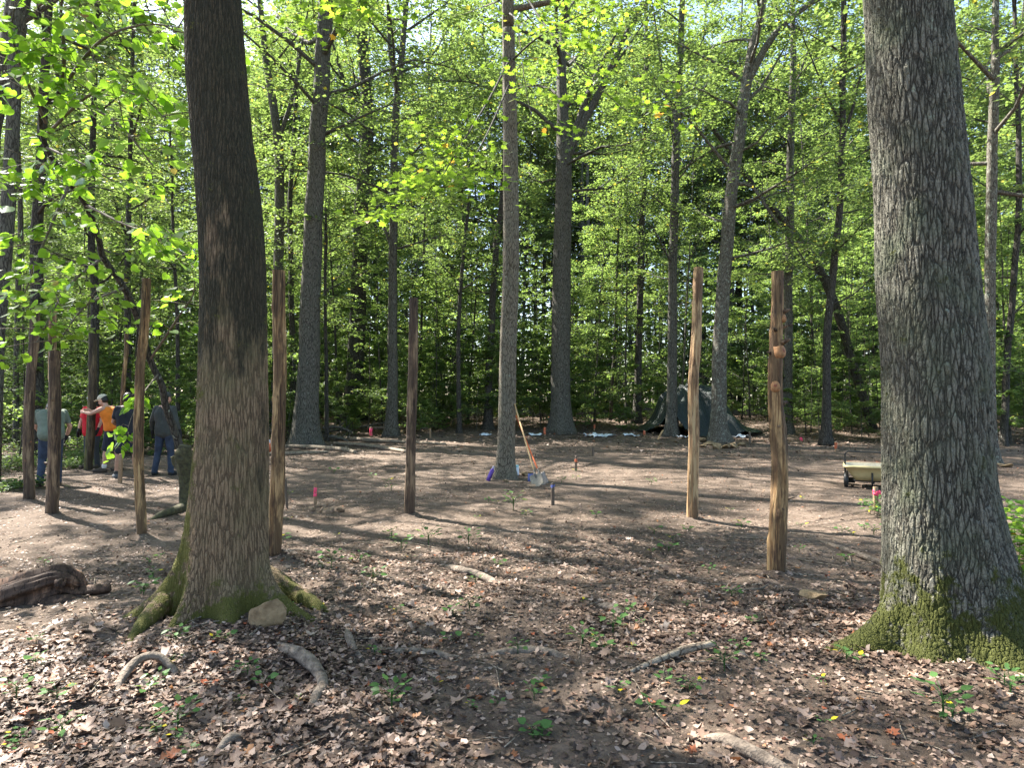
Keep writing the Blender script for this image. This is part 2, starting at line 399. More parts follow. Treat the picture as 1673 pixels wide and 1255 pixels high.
# leaf outlines: (vertices x along the leaf, y across, z lift), faces
def fan(outline, lift=.12):
    V = [(.45, 0, 0)] + [(x, y, lift * abs(y)) for x, y in outline]
    n = len(outline); return np.array(V), np.array([(0, i + 1, (i + 1) % n + 1) for i in range(n)])
TPL = {
    'quad': (np.array([(0, 0, 0), (.45, -.42, .10), (1, 0, 0), (.45, .42, .10)]), np.array([(0, 1, 2), (0, 2, 3)])),
    'ovate': fan([(0, 0), (.22, -.27), (.55, -.30), (1, 0), (.55, .30), (.22, .27)]),
    'heart': fan([(.06, 0), (-.06, -.16), (.02, -.38), (.25, -.52), (.5, -.47), (.75, -.26), (1.02, 0), (.75, .26), (.5, .47), (.25, .52), (.02, .38), (-.06, .16)]),
    'maple': fan([(0, 0), (-.04, -.30), (.18, -.24), (.26, -.55), (.42, -.30), (.62, -.42), (.64, -.16), (1.0, 0), (.64, .16), (.62, .42), (.42, .30), (.26, .55), (.18, .24), (-.04, .30)]),
    'oak': fan([(0, 0), (.18, -.12), (.24, -.30), (.36, -.12), (.50, -.34), (.60, -.13), (.76, -.26), (1.0, 0), (.76, .26), (.60, .13), (.50, .34), (.36, .12), (.24, .30), (.18, .12)], .08),
}
TPL['oak'][0][0] = (.5, 0, 0)
def leaves(pos, axis, nrm, size, tpl='quad', rng=None, curl=None, var=None):
    rng = rng or np.random.default_rng(0)
    T, F = TPL[tpl]; N = len(pos)
    a = axis / (np.linalg.norm(axis, axis=1)[:, None] + 1e-9)
    n = nrm - a * np.sum(nrm * a, 1)[:, None]; n /= np.linalg.norm(n, axis=1)[:, None] + 1e-9
    b = np.cross(n, a)
    L = T[None] * size[:, None, None]
    z = L[:, :, 2].copy()
    if curl is not None:
        c, c2 = curl
        z = z + c[:, None] * (T[None, :, 0] - .5) ** 2 * size[:, None] * 4 * .35 + c2[:, None] * T[None, :, 1] * T[None, :, 0] * size[:, None]
    V = pos[:, None] + L[:, :, 0:1] * a[:, None] + L[:, :, 1:2] * b[:, None] + z[:, :, None] * n[:, None]
    Fa = F[None] + (np.arange(N) * len(T))[:, None, None]
    vr = rng.random(N) if var is None else var
    return V.reshape(-1, 3), Fa.reshape(-1, F.shape[1]), np.repeat(vr, len(T))

class Leafer:
    """collects leaf sprays along branches"""
    def __init__(s, rng): s.rng = rng; s.p = []; s.a = []; s.n = []; s.s = []
    def spray(s, p0, p1, n, size, spread=.3, flat=.25, droop=0.0, tilt=.35, hang=0.0):
        rng = s.rng; d = np.array(p1) - np.array(p0); L = np.linalg.norm(d) + 1e-6; d = d / L
        side = np.cross(d, (0, 0, 1.)); side /= np.linalg.norm(side) + 1e-6
        t = rng.random(n) ** .8 * 1.08; lat = rng.normal(0, spread * L, n) * (1.15 - .6 * t)
        pos = np.array(p0) + d * (t * L)[:, None] + side * lat[:, None]
        pos[:, 2] += rng.normal(0, flat * .35 * L, n) - droop * L * (t ** 2) - np.abs(lat) * .25
        ax = d[None] * .6 + side[None] * np.sign(lat)[:, None] * .8 + rng.normal(0, .35, (n, 3)); ax[:, 2] = ax[:, 2] * .5 - .15 - hang
        nm = np.array((0, 0, 1.)) + rng.normal(0, tilt, (n, 3)) + np.array((0, 0, 0))
        s.p.append(pos); s.a.append(ax); s.n.append(nm); s.s.append(size * rng.uniform(.65, 1.25, n))
    def mesh(s, name, mat, tpl):
        V, F, vr = leaves(np.vstack(s.p), np.vstack(s.a), np.vstack(s.n), np.concatenate(s.s), tpl, s.rng)
        return make_mesh(name, V, F, mat, False, vr)

def grow(rng, trunk, rad, zb, crown_r, nl, nsub, nleaf, lsize, G, LF, up=.45, shape='round', droop=.05, flat=.25, spread=.3, az=None):
    """limbs with side branches and leaf sprays along a trunk path (n,3) with radii, added to Geo G and Leafer LF"""
    z = trunk[:, 2]; top = z[-1]
    for k in range(nl):
        f = (k + rng.random()) / nl
        h = zb + (top - zb) * f * .98
        i = min(len(z) - 1, int(np.searchsorted(z, h))); p = trunk[i]; r = rad[i]
        if az is not None: a = az[0] + (az[1] - az[0]) * rng.random()
        else: a = k * 2.399 + rng.normal(0, .4)
        if shape == 'round': L = crown_r * (0.45 + .75 * math.sin(math.pi * min(1, .18 + .8 * f))) * rng.uniform(.75, 1.15)
        else: L = crown_r * (1.05 - .65 * f) * rng.uniform(.7, 1.2)
        e = up * (.5 + f) + rng.normal(0, .12)
        d = np.array((math.cos(a) * math.cos(e), math.sin(a) * math.cos(e), math.sin(e)))
        pts = [p]; cur = p.copy(); dd = d.copy(); nseg = 5
        for q in range(nseg):
            dd = dd + rng.normal(0, .16, 3) + np.array((0, 0, .04 if q < 3 else -.08)); dd /= np.linalg.norm(dd)
            cur = cur + dd * L / nseg; pts.append(cur)
        pts = np.array(pts); rl = min(r * .55, .012 * L + .01)
        G.tube(pts, np.linspace(rl, .006, len(pts)), 5, cap=False)
        for m in range(nsub):
            t = .25 + .75 * (m + rng.random()) / nsub; x = t * nseg; j = min(int(x), nseg - 1); q0 = pts[j] + (pts[j + 1] - pts[j]) * (x - j)
            sa = a + (1 if m % 2 else -1) * rng.uniform(.4, 1.2); sl = L * rng.uniform(.28, .5) * (1.2 - .5 * t)
            q1 = q0 + np.array((math.cos(sa), math.sin(sa), rng.normal(.1, .2))) * sl
            G.tube(np.array([q0, (q0 + q1) / 2 + rng.normal(0, .04, 3) * sl, q1]), (.006 + .004 * L, .006, .003), 3, cap=False)
            LF.spray(q0, q1, nleaf, lsize, spread, flat, droop)

def random_trunk(rng, H, r0, lean=.05, n=14, wob=.05):
    t = np.linspace(0, 1, n); a = rng.random() * 6.28
    x = np.cumsum(rng.normal(0, wob, n)) * .35 * H / 10 + lean * H * t * math.cos(a); y = np.cumsum(rng.normal(0, wob, n)) * .35 * H / 10 + lean * H * t * math.sin(a)
    x -= x[0]; y -= y[0]
    rad = r0 * (1 - .8 * t ** 1.1) + r0 * .45 * np.exp(-t * H / .35)
    return np.stack([x, y, t * H - .25], 1), rad

def make_tree_type(seed, H, r0, zb, cr, nl, nsub, nleaf, ls, mat='leaf_far', bark='bark', tpl='quad', up=.45, shape='round', ns=9, spread=.3, flat=.25):
    rng = np.random.default_rng(seed); P, rad = random_trunk(rng, H, r0)
    G = Geo(); G.tube(P, rad, ns); LF = Leafer(rng)
    grow(rng, P, rad, zb, cr, nl, nsub, nleaf, ls, G, LF, up, shape, spread=spread, flat=flat)
    return G.mesh('trunk', M[bark]), LF.mesh('crown', M[mat], tpl)
def put_tree(name, typ, x, y, rz, s, label, group, cat='tree', sz=1.0):
    e = empty(name, (x, y, gz(x, y)), rz); e.scale = (s, s, s * sz)
    link('trunk', typ[0], e); link('crown', typ[1], e)
    return tag(e, label, cat, group)

# ------------------------------------------------------------------ ground
def build_ground():
    az = np.concatenate([np.linspace(-52, 52, 620), np.linspace(54, 306, 90)]); az = np.radians(az)
    r = np.concatenate([[0.0], np.geomspace(.6, 2.4, 14)[:-1], np.geomspace(2.4, 12, 420), np.geomspace(12.2, 900, 150)])
    A, RR = np.meshgrid(az, r); X = np.sin(A) * RR; Y = np.cos(A) * RR
    Z = np.where(RR < 90, terrain_fine(X, Y), terrain(X, Y))
    V = np.stack([X, Y, Z], -1).reshape(-1, 3); idx = np.arange(V.shape[0]).reshape(X.shape)
    nx = np.roll(idx, -1, 1)
    Q = np.stack([idx[:-1], idx[1:], nx[1:], nx[:-1]], -1).reshape(-1, 4)
    tag(link('ground', make_mesh('ground', V, Q, M['soil'])), kind='structure')
MOUNDS = [tuple(gp(u, v)[:2]) for u, v in [(228, 878), (452, 912), (671, 842), (1131, 850), (1269, 938), (88, 842), (48, 817), (146, 770)]]
build_ground()

# ------------------------------------------------------------------ the two big near trunks
def near_trunk(name, pix, Y, mat, flares, label, crown_seed, crown_r, seed, nth=420, nz=820, zb=9.5, nl=20):
    rng = np.random.default_rng(seed)
    pts = []
    for u, v, wpx in pix:
        p = at(u, v, Y); pts.append((p[0], Y, p[2], wpx / 2 / FPX * Y * slim(u) * 1.0))
    pts = np.array(pts); base = np.array((pts[0][0], Y, gz(pts[0][0], Y)))
    pts[:, :3] -= base
    ztop = pts[-1][2]
    zz = np.concatenate([np.linspace(-.22, 1.2, int(nz * .45)), np.linspace(1.2, 5.6, int(nz * .55))[1:]])
    o = np.argsort(pts[:, 2]); pp = pts[o]
    X = np.interp(zz, pp[:, 2], pp[:, 0]); W = np.interp(zz, pp[:, 2], pp[:, 3])
    ks = np.ones(41) / 41; X = np.convolve(np.pad(X, 20, 'edge'), ks, 'valid'); W = np.convolve(np.pad(W, 20, 'edge'), ks, 'valid')
    th = np.arange(nth) * 2 * math.pi / nth
    TH, ZZ = np.meshgrid(th, zz)
    rr = W[:, None] * (1 + .07 * noise2(ZZ * 1.7 + 3, TH * 0 + np.cos(TH) * 1.2 + 8, seed + 3) + .018 * np.sin(3 * TH + 1.1 + ZZ * .3) + .014 * np.sin(5 * TH + 2 - ZZ * .5) + .03 * noise2(np.cos(TH) * 2 + ZZ * .8 + 9, np.sin(TH) * 2 + 5, seed))
    for a, amp, wd, hgt in flares:
        dth = np.abs((TH - math.radians(a) + math.pi) % (2 * math.pi) - math.pi)
        rr = rr + amp * np.exp(-(dth / wd) ** 2) * np.exp(-np.clip(ZZ + .1, 0, 9) / hgt)
    V = np.stack([X[:, None] + np.cos(TH) * rr, np.sin(TH) * rr, ZZ], -1).reshape(-1, 3)
    n = len(zz); idx = np.arange(n * nth).reshape(n, nth)
    Q = np.stack([idx[:-1], np.roll(idx, -1, 1)[:-1], np.roll(idx, -1, 1)[1:], idx[1:]], -1).reshape(-1, 4)
    e = empty(name, base); tag(e, label, 'tree')
    # upper stem and limbs, above the picture
    G = Geo(); LF = Leafer(rng); H = 19
    up = np.array([(X[-1] + (X[-1] - X[-60]) / (zz[-1] - zz[-60]) * (z - zz[-1]) * .35, 0, z) for z in np.linspace(5.5, H, 14)])
    ur = np.linspace(W[-1] * 1.0, .05, 14); G.tube(up, ur, 24, cap=False)
    grow(rng, up, ur, zb, crown_r, nl, 8, 55, .17, G, LF, .5, spread=.22)
    k = len(V); Vg = np.vstack(G.V)
    me = make_mesh('trunk', np.vstack([V, Vg]), [Q] + [np.vstack(G.Q) + k], mat)
    link('trunk', me, e); link('crown', LF.mesh('crown', M['leaf_far'], 'quad'), e)
    return e
def root(e, pix, radii, mat, ns=14, name='root', rough=.12, seed=1):
    """tube part over ground pixels; world coordinates turned into the tree's"""
    P = []
    for u, v, dz in pix:
        p = gp(u, v); P.append((p[0], p[1], p[2] + dz))
    P = interp(np.array(P) - np.array(e.location), 30); rd = interp(np.array(radii)[:, None], 30)[:, 0]
    G = Geo(); G.tube(P, rd, ns, rfun=lambda i, th: 1 + rough * noise2(np.cos(th) * 1.5 + i * .35, np.sin(th) * 1.5 + seed * 7, seed))
    return G.build(name, mat, e)

OAK_L = near_trunk('mossy_tree', [(372, 1020, 136), (371, 960, 136), (373, 900, 133), (376, 800, 126), (380, 700, 116), (381, 600, 110), (379, 420, 108), (371, 300, 105),
                   (361, 200, 102), (355, 130, 101), (349, 0, 94), (342, -140, 92)], 5.05, M['bark_left'],
                   [(198, .62, .20, .21), (246, .34, .20, .20), (294, .38, .22, .15), (-14, .60, .24, .18), (100, .2, .5, .2)],
                   'thick tan tree with black stained upper bark and a tan rock at its foot', 5, 5.5, 3)
root(OAK_L, [(345, 965, .16), (300, 985, .13), (262, 1005, .06), (232, 1030, .015), (205, 1052, -.05)], [.15, .105, .07, .045, .02], M['bark_left'], ns=40)
root(OAK_L, [(405, 975, .16), (440, 975, .11), (478, 980, .04), (515, 992, .0), (540, 1004, -.05)], [.15, .11, .075, .05, .02], M['bark_left'], ns=40, seed=2)
root(OAK_L, [(448, 1048, -.04), (470, 1068, .012), (495, 1082, .025), (516, 1102, .02), (528, 1124, .018), (514, 1142, .0), (506, 1162, -.04)], [.02, .036, .042, .038, .032, .026, .015], M['root'], seed=3, rough=.4)
OAK_R = near_trunk('furrowed_oak', [(1548, 1075, 215), (1545, 1000, 205), (1541, 900, 196), (1534, 800, 184), (1527, 600, 175), (1516, 450, 168), (1505, 300, 160), (1490, 130, 150),
                   (1480, 0, 145), (1470, -140, 140)], 4.45, M['bark_oak'],
                   [(188, .70, .22, .16), (228, .2, .4, .24), (285, .42, .5, .24), (335, .5, .45, .28), (20, .45, .4, .3), (100, .2, .5, .25)],
                   'massive grey oak at right with furrowed bark and green moss on its flared base', 6, 6, 4, nth=520)
print("near trunks ok")

# ------------------------------------------------------------------ trees that can be told apart in the photograph
def named_tree(name, pix, label, bark, seed, Y=None, crown=None, forks=(), cat='tree', ns=18, H=23, group=None, leafmat='leaf_far', flare=.5, tpl='quad', root0=True):
    """pix: (u, v, width px) from the foot upwards; forks: pixel paths that leave the stem"""
    rng = np.random.default_rng(seed)
    if Y is None:
        b = gp(pix[0][0], pix[0][1]); Y = b[1]
    b0 = at(pix[0][0], pix[0][1], Y); base = np.array((b0[0], Y, gz(b0[0], Y)))
    pts = [np.append(at(u, v, Y), wd / 2 / FPX * Y * slim(u)) for u, v, wd in pix]
    if root0: pts[0][2] = base[2] - .15
    pts = np.array(pts); pts[:, :3] -= base
    if pts[-1][2] < H:
        d = pts[-1] - pts[-2]; d /= max(d[2], .3); k = H - pts[-1][2]
        q = pts[-1] + np.array((d[0] * k * .5, rng.normal(0, .04) * k, k, 0)); q[3] = max(.03, pts[-1][3] * .3); pts = np.vstack([pts, q])
    P = interp(pts, 46); rad = np.maximum(P[:, 3], .01); hz = P[:, 2]
    wob = noise2(hz * .7, np.full(len(hz), seed * 3.1), 7) * .05 * np.clip(rad[0] / .15, .3, 1.2)
    P = P[:, :3].copy(); P[:, 0] += wob
    rad = rad * (1 + flare * np.exp(-np.clip(hz, 0, 9) / (.9 * rad[0] + .12)))
    lob = rng.random() * 6
    G = Geo(); G.tube(P, rad, ns, rfun=lambda i, th: 1 + (.06 + .16 * math.exp(-max(hz[i], 0) / .3)) * np.sin(th * 4 + lob) + .05 * np.sin(th * 7 + hz[i] * 2))
    LF = Leafer(rng); e = empty(name, base); tag(e, label, cat, group)
    for fk in forks:
        fp = np.array([np.append(at(u, v, Y + (dy[0] if dy else 0)), wd / 2 / FPX * Y) for u, v, wd, *dy in fk]); fp[:, :3] -= base
        d = fp[-1] - fp[-2]; d = d / (np.linalg.norm(d[:3]) + 1e-9); q = fp[-1] + d * 2.5; q[3] = .012
        fp = interp(np.vstack([fp, q]), 16); G.tube(fp[:, :3], np.maximum(fp[:, 3], .008), 9, cap=False)
        for k in range(10, 16):
            a = rng.random() * 6.28; q0 = fp[k][:3]; q1 = q0 + np.array((math.cos(a), math.sin(a), .15)) * rng.uniform(.7, 1.6)
            G.tube(np.array([q0, q1]), [.012, .004], 4, cap=False); LF.spray(q0, q1, 70, .12, .35)
    c = dict(zb=6.5, cr=4.5, nl=22, nsub=7, nleaf=92, ls=.14, up=.5, shape='round'); c.update(crown or {})
    grow(rng, P, rad, c['zb'], c['cr'], c['nl'], c['nsub'], c['nleaf'], c['ls'], G, LF, c['up'], c['shape'])
    link('trunk', G.mesh('trunk', M[bark]), e)
    return e, LF, Y, base
def crown_of(e, LF, mat='leaf_far', tpl='quad', name='crown'):
    return link(name, LF.mesh(name, M[mat], tpl), e)

SLIM = dict(zb=4.5, cr=2.8, nl=18, nsub=6, nleaf=62, ls=.12)
NAMED = [
    ('oak', [(500, 727, 52), (500, 690, 42), (505, 600, 37), (508, 480, 34), (512, 380, 32), (519, 220, 29), (527, 100, 27), (533, -20, 24)],
     'big straight grey tree with a wide base beside the fallen poles', 'bark', 11, dict(crown=dict(zb=10.5, cr=6.5, nl=18, nsub=6, nleaf=60, ls=.17), flare=.35)),
    ('oak', [(579, 687, 32), (581, 600, 28), (586, 480, 25), (591, 330, 22), (600, 190, 20), (592, 60, 17)],
     'dark straight tree behind the brush pile', 'bark_dark', 12, dict(forks=[[(598, 235, 12), (570, 165, 8), (552, 100, 6)]])),
    ('maple', [(640, 713, 22), (641, 640, 18), (641, 560, 16), (643, 400, 14), (645, 220, 12), (650, 140, 11), (661, 40, 9)],
     'slim grey tree with small moss at its foot, left of the short dark post', 'bark', 13, dict(forks=[[(649, 150, 8), (638, 90, 7), (634, 20, 5)], [(645, 420, 5), (620, 350, 4), (600, 300, 3)]])),
    ('oak', [(916, 708, 34), (916, 650, 30), (916, 560, 29), (918, 420, 28), (921, 280, 25), (919, 190, 18), (918, 100, 14), (926, 0, 11)],
     'tall forked grey tree in the middle behind the orange stake', 'bark', 14, dict(crown=dict(zb=9.5, cr=6, nl=18), forks=[[(924, 255, 20), (955, 195, 14), (990, 130, 11), (1020, 60, 9), (1060, 0, 8)], [(930, 240, 12), (962, 150, 9), (985, 100, 7)]])),
    ('maple', [(1097, 713, 22), (1098, 640, 17), (1099, 500, 15), (1102, 330, 14), (1108, 180, 12), (1115, 0, 9)],
     'slim tree just left of the tarp-covered heap', 'bark', 15, dict(crown=SLIM, forks=[[(1104, 190, 6), (1085, 140, 5), (1078, 90, 4)]])),
    ('walnut', [(1176, 722, 30), (1174, 680, 24), (1176, 600, 23), (1181, 480, 22), (1193, 340, 20), (1204, 250, 19), (1217, 150, 18), (1228, 80, 14), (1248, 0, 10)],
     'leaning forked tree in front of the tarp with stones at its foot', 'bark_pale', 16, dict(forks=[[(1222, 130, 14), (1262, 60, 11), (1310, 15, 9), (1350, -10, 8)], [(1196, 300, 8), (1228, 305, 6), (1262, 352, 5)]])),
    ('maple', [(1287, 716, 18), (1287, 600, 15), (1289, 430, 14), (1293, 200, 12), (1296, 70, 10)],
     'slim tree right behind the knotty post', 'bark', 17, dict(crown=SLIM, Y=29, forks=[[(1294, 150, 5), (1310, 110, 4), (1326, 70, 3)]])),
    ('maple', [(1349, 728, 19), (1350, 650, 14), (1351, 560, 13), (1362, 430, 12), (1371, 340, 11), (1376, 200, 10), (1378, 0, 8)],
     'slim curved tree behind the yellow cart', 'bark_dark', 18, dict(crown=SLIM, forks=[[(1374, 200, 6), (1352, 160, 4), (1342, 135, 3)], [(1372, 240, 6), (1392, 180, 5), (1404, 130, 3)]])),
    ('sycamore', [(1619, 757, 26), (1618, 700, 20), (1617, 560, 18), (1617, 400, 19), (1621, 250, 18), (1627, 110, 16), (1626, 20, 12)],
     'pale slender tree right of the massive oak', 'bark_pale', 19, dict(forks=[[(1628, 95, 7), (1650, 80, 6), (1680, 60, 4)]])),
    ('maple', [(797, 702, 15), (798, 640, 12), (803, 520, 11), (811, 400, 10), (822, 290, 8)],
     'thin dark tree just left of the middle trunk', 'bark_dark', 20, dict(crown=SLIM)),
    ('maple', [(1040, 702, 14), (1042, 600, 11), (1047, 450, 10), (1052, 250, 9), (1056, 100, 7)],
     'thin dark tree left of the slim tree by the tarp', 'bark_dark', 21, dict(crown=SLIM, Y=33)),
    ('oak', [(450, 714, 20), (452, 600, 17), (456, 400, 16), (456, 250, 15), (446, 160, 13), (430, 60, 10)],
     'crooked tree rising behind the tall left cedar post', 'bark', 22, dict(crown=SLIM, Y=27, forks=[[(455, 230, 8), (480, 150, 6), (492, 80, 5)]])),
    ('oak', [(66, 742, 30), (60, 660, 26), (60, 560, 24), (60, 450, 22), (62, 350, 20), (70, 200, 17)],
     'dark tree behind the dark post at the left edge', 'bark_dark', 23, dict(Y=19, crown=dict(nl=9, nsub=4, nleaf=50))),
    ('maple', [(153, 742, 16), (154, 650, 15), (155, 560, 15), (154, 440, 14), (150, 320, 12)],
     'dark straight tree behind the mossy post', 'bark_dark', 24, dict(Y=21, crown=SLIM)),
    ('maple', [(212, 738, 13), (210, 650, 11), (208, 540, 11), (209, 400, 10), (212, 280, 8)],
     'thin dark tree behind the person in black shorts', 'bark_dark', 25, dict(Y=22, crown=SLIM)),
    ('maple', [(27, 700, 12), (27, 600, 10), (30, 450, 10), (32, 300, 9)],
     'thin grey tree nearest the left edge', 'bark', 26, dict(Y=23, crown=dict(zb=6, cr=2, nl=7, nsub=4, nleaf=50))),
    ('maple', [(478, 702, 12), (478, 600, 10), (476, 480, 9), (474, 330, 8), (482, 200, 7)],
     'thin dark tree between the tall left post and the big straight grey tree', 'bark_dark', 27, dict(Y=30, crown=SLIM)),
    ('maple', [(534, 700, 7), (533, 600, 6), (531, 480, 5), (532, 380, 5)],
     'sapling stem between the big straight grey tree and the dark straight tree', 'bark_dark', 28, dict(Y=26, crown=dict(zb=4, cr=1.8, nl=10, nsub=4, nleaf=40), H=9)),
    ('maple', [(751, 704, 8), (749, 600, 7), (752, 480, 6), (766, 330, 5)],
     'sapling stem behind the gap between short dark post and middle trunk', 'bark_dark', 29, dict(Y=29, crown=dict(zb=4, cr=1.8, nl=10, nsub=4, nleaf=40), H=10)),
    ('maple', [(1640, 745, 14), (1645, 600, 12), (1658, 430, 11), (1665, 250, 10)],
     'dark thin tree at the right edge behind the yellow-green bush', 'bark_dark', 30, dict(Y=24, crown=SLIM)),
]
for nm, pix, lab, bk, sd, kw in NAMED:
    e, LF, Y, b = named_tree(nm, pix, lab, bk, sd, **kw); crown_of(e, LF)
# the leaning dead tree that crosses behind the right-hand posts
def snag():
    Y = 31; P = [np.append(at(u, v, Y), w_ / 2 / FPX * Y) for u, v, w_ in [(1428, 706, 15), (1395, 600, 14), (1365, 500, 14), (1330, 425, 13), (1285, 365, 11), (1237, 312, 9), (1195, 250, 8), (1150, 190, 6)]]
    P = interp(np.array(P), 30); base = np.array((P[0][0], Y, gz(P[0][0], Y))); G = Geo(); G.tube(P[:, :3] - base, P[:, 3], 10)
    for k in (12, 18, 24): G.tube([P[k][:3] - base, P[k][:3] - base + np.array((.5, .2, .9))], [.04, .01], 5)
    e = empty('leaning_tree', base); tag(e, 'bare dark trunk leaning far left behind the two right-hand posts', 'tree'); G.build('trunk', M['bark_dark'], e)
snag()
def edge_trunk():
    e, LF, Y, b = named_tree('oak', [(-95, 640, 60), (-60, 400, 56), (-20, 200, 50), (12, 80, 44), (30, 0, 40)], 'grey trunk leaning in at the top left corner', 'bark', 33, Y=15, crown=dict(zb=9, cr=5.2, nl=14, nsub=6, nleaf=48, ls=.16))
    crown_of(e, LF)
edge_trunk()

# ---- middle tree with its low maple branches
e, LF, Y, base = named_tree('maple', [(826, 782, 33), (827, 740, 29), (829, 650, 29), (833, 540, 28), (836, 400, 27), (836, 300, 26), (834, 180, 24), (832, 60, 21), (830, -60, 19)],
    'straight banded trunk in mid-clearing with the shovels leaning on it', 'bark_mid', 41, crown=dict(zb=9.5, cr=5.5, nl=22, nsub=7, nleaf=55), ns=28, flare=.45)
crown_of(e, LF)
MID = e; MIDY = Y
def boughs(e, base, limbs, twigs, nleaf, size, mat, tpl, seed, hang=0.0, tl=(.4, .9), spread=.3, flat=.2, bark='bark_mid', tilt=.35, name='branch', crown='crown', tw=.012, start=.2, rs=1.0):
    """limbs: list of [(u, v, Y, width m)...]; leafy twigs along each"""
    rng = np.random.default_rng(seed); G = Geo(); LF = Leafer(rng)
    for li, limb in enumerate(limbs):
        P = interp(np.array([np.append(at(u, v, y), r) for u, v, y, r in limb]), 26); P[:, :3] -= base
        G.tube(P[:, :3], np.maximum(P[:, 3] * rs, .003), 7, cap=False)
        nt = twigs if isinstance(twigs, int) else twigs[li]
        for k in range(nt):
            f = start + (1 - start) * (k + rng.random()) / nt; i = min(25, int(f * 25)); q0 = P[i][:3]
            d = P[min(i + 1, 25)][:3] - P[max(i - 1, 0)][:3]; d /= np.linalg.norm(d)
            a = math.atan2(d[1], d[0]) + (1 if k % 2 else -1) * rng.uniform(.3, 1.25); L = rng.uniform(*tl)
            q1 = q0 + np.array((math.cos(a), math.sin(a), rng.normal(-.05, .2))) * L
            mid = (q0 + q1) / 2 + rng.normal(0, .05, 3) * L + (0, 0, .04)
            G.tube([q0, mid, q1], [tw * .5, tw * .35, .002], 4, cap=False); LF.spray(q0, q1, nleaf, size, spread, flat, .1, tilt, hang)
    G.build(name, M[bark], e); return link(crown, LF.mesh(crown, M[mat], tpl), e)
boughs(MID, base, [[(836, 90, Y, .05), (800, 160, Y - 1.5, .035), (745, 250, Y - 3, .022), (705, 315, Y - 4, .012), (670, 350, Y - 4.6, .006)],
                   [(835, 130, Y, .04), (790, 230, Y - 2.2, .028), (740, 300, Y - 3.4, .016), (690, 300, Y - 4.2, .008)],
                   [(835, 100, Y, .045), (880, 60, Y - 1, .03), (960, 20, Y - 2, .02), (1060, 0, Y - 3, .01)],
                   [(835, -60, Y, .05), (870, 10, Y - 1.5, .03), (930, 90, Y - 3, .02), (1010, 170, Y - 4, .01), (1060, 200, Y - 4.6, .006)],
                   [(832, -120, Y, .06), (740, -90, Y - 2.5, .04), (640, -20, Y - 4.2, .02), (560, 60, Y - 5.2, .008)],
                   [(832, -180, Y, .06), (700, -120, Y - 3, .04), (600, -60, Y - 4.5, .02), (500, 40, Y - 5.4, .008)],
                   [(832, 20, Y, .04), (845, 40, Y - 1.6, .02), (860, 150, Y - 3, .012), (880, 230, Y - 3.8, .005)]],
       [18, 14, 9, 11, 18, 16, 7], 24, .115, 'leaf_maple', 'maple', 42, bark='bark_dark', rs=.55, tl=(.5, 1.1), spread=.35, flat=.15, tilt=.4, start=.4)

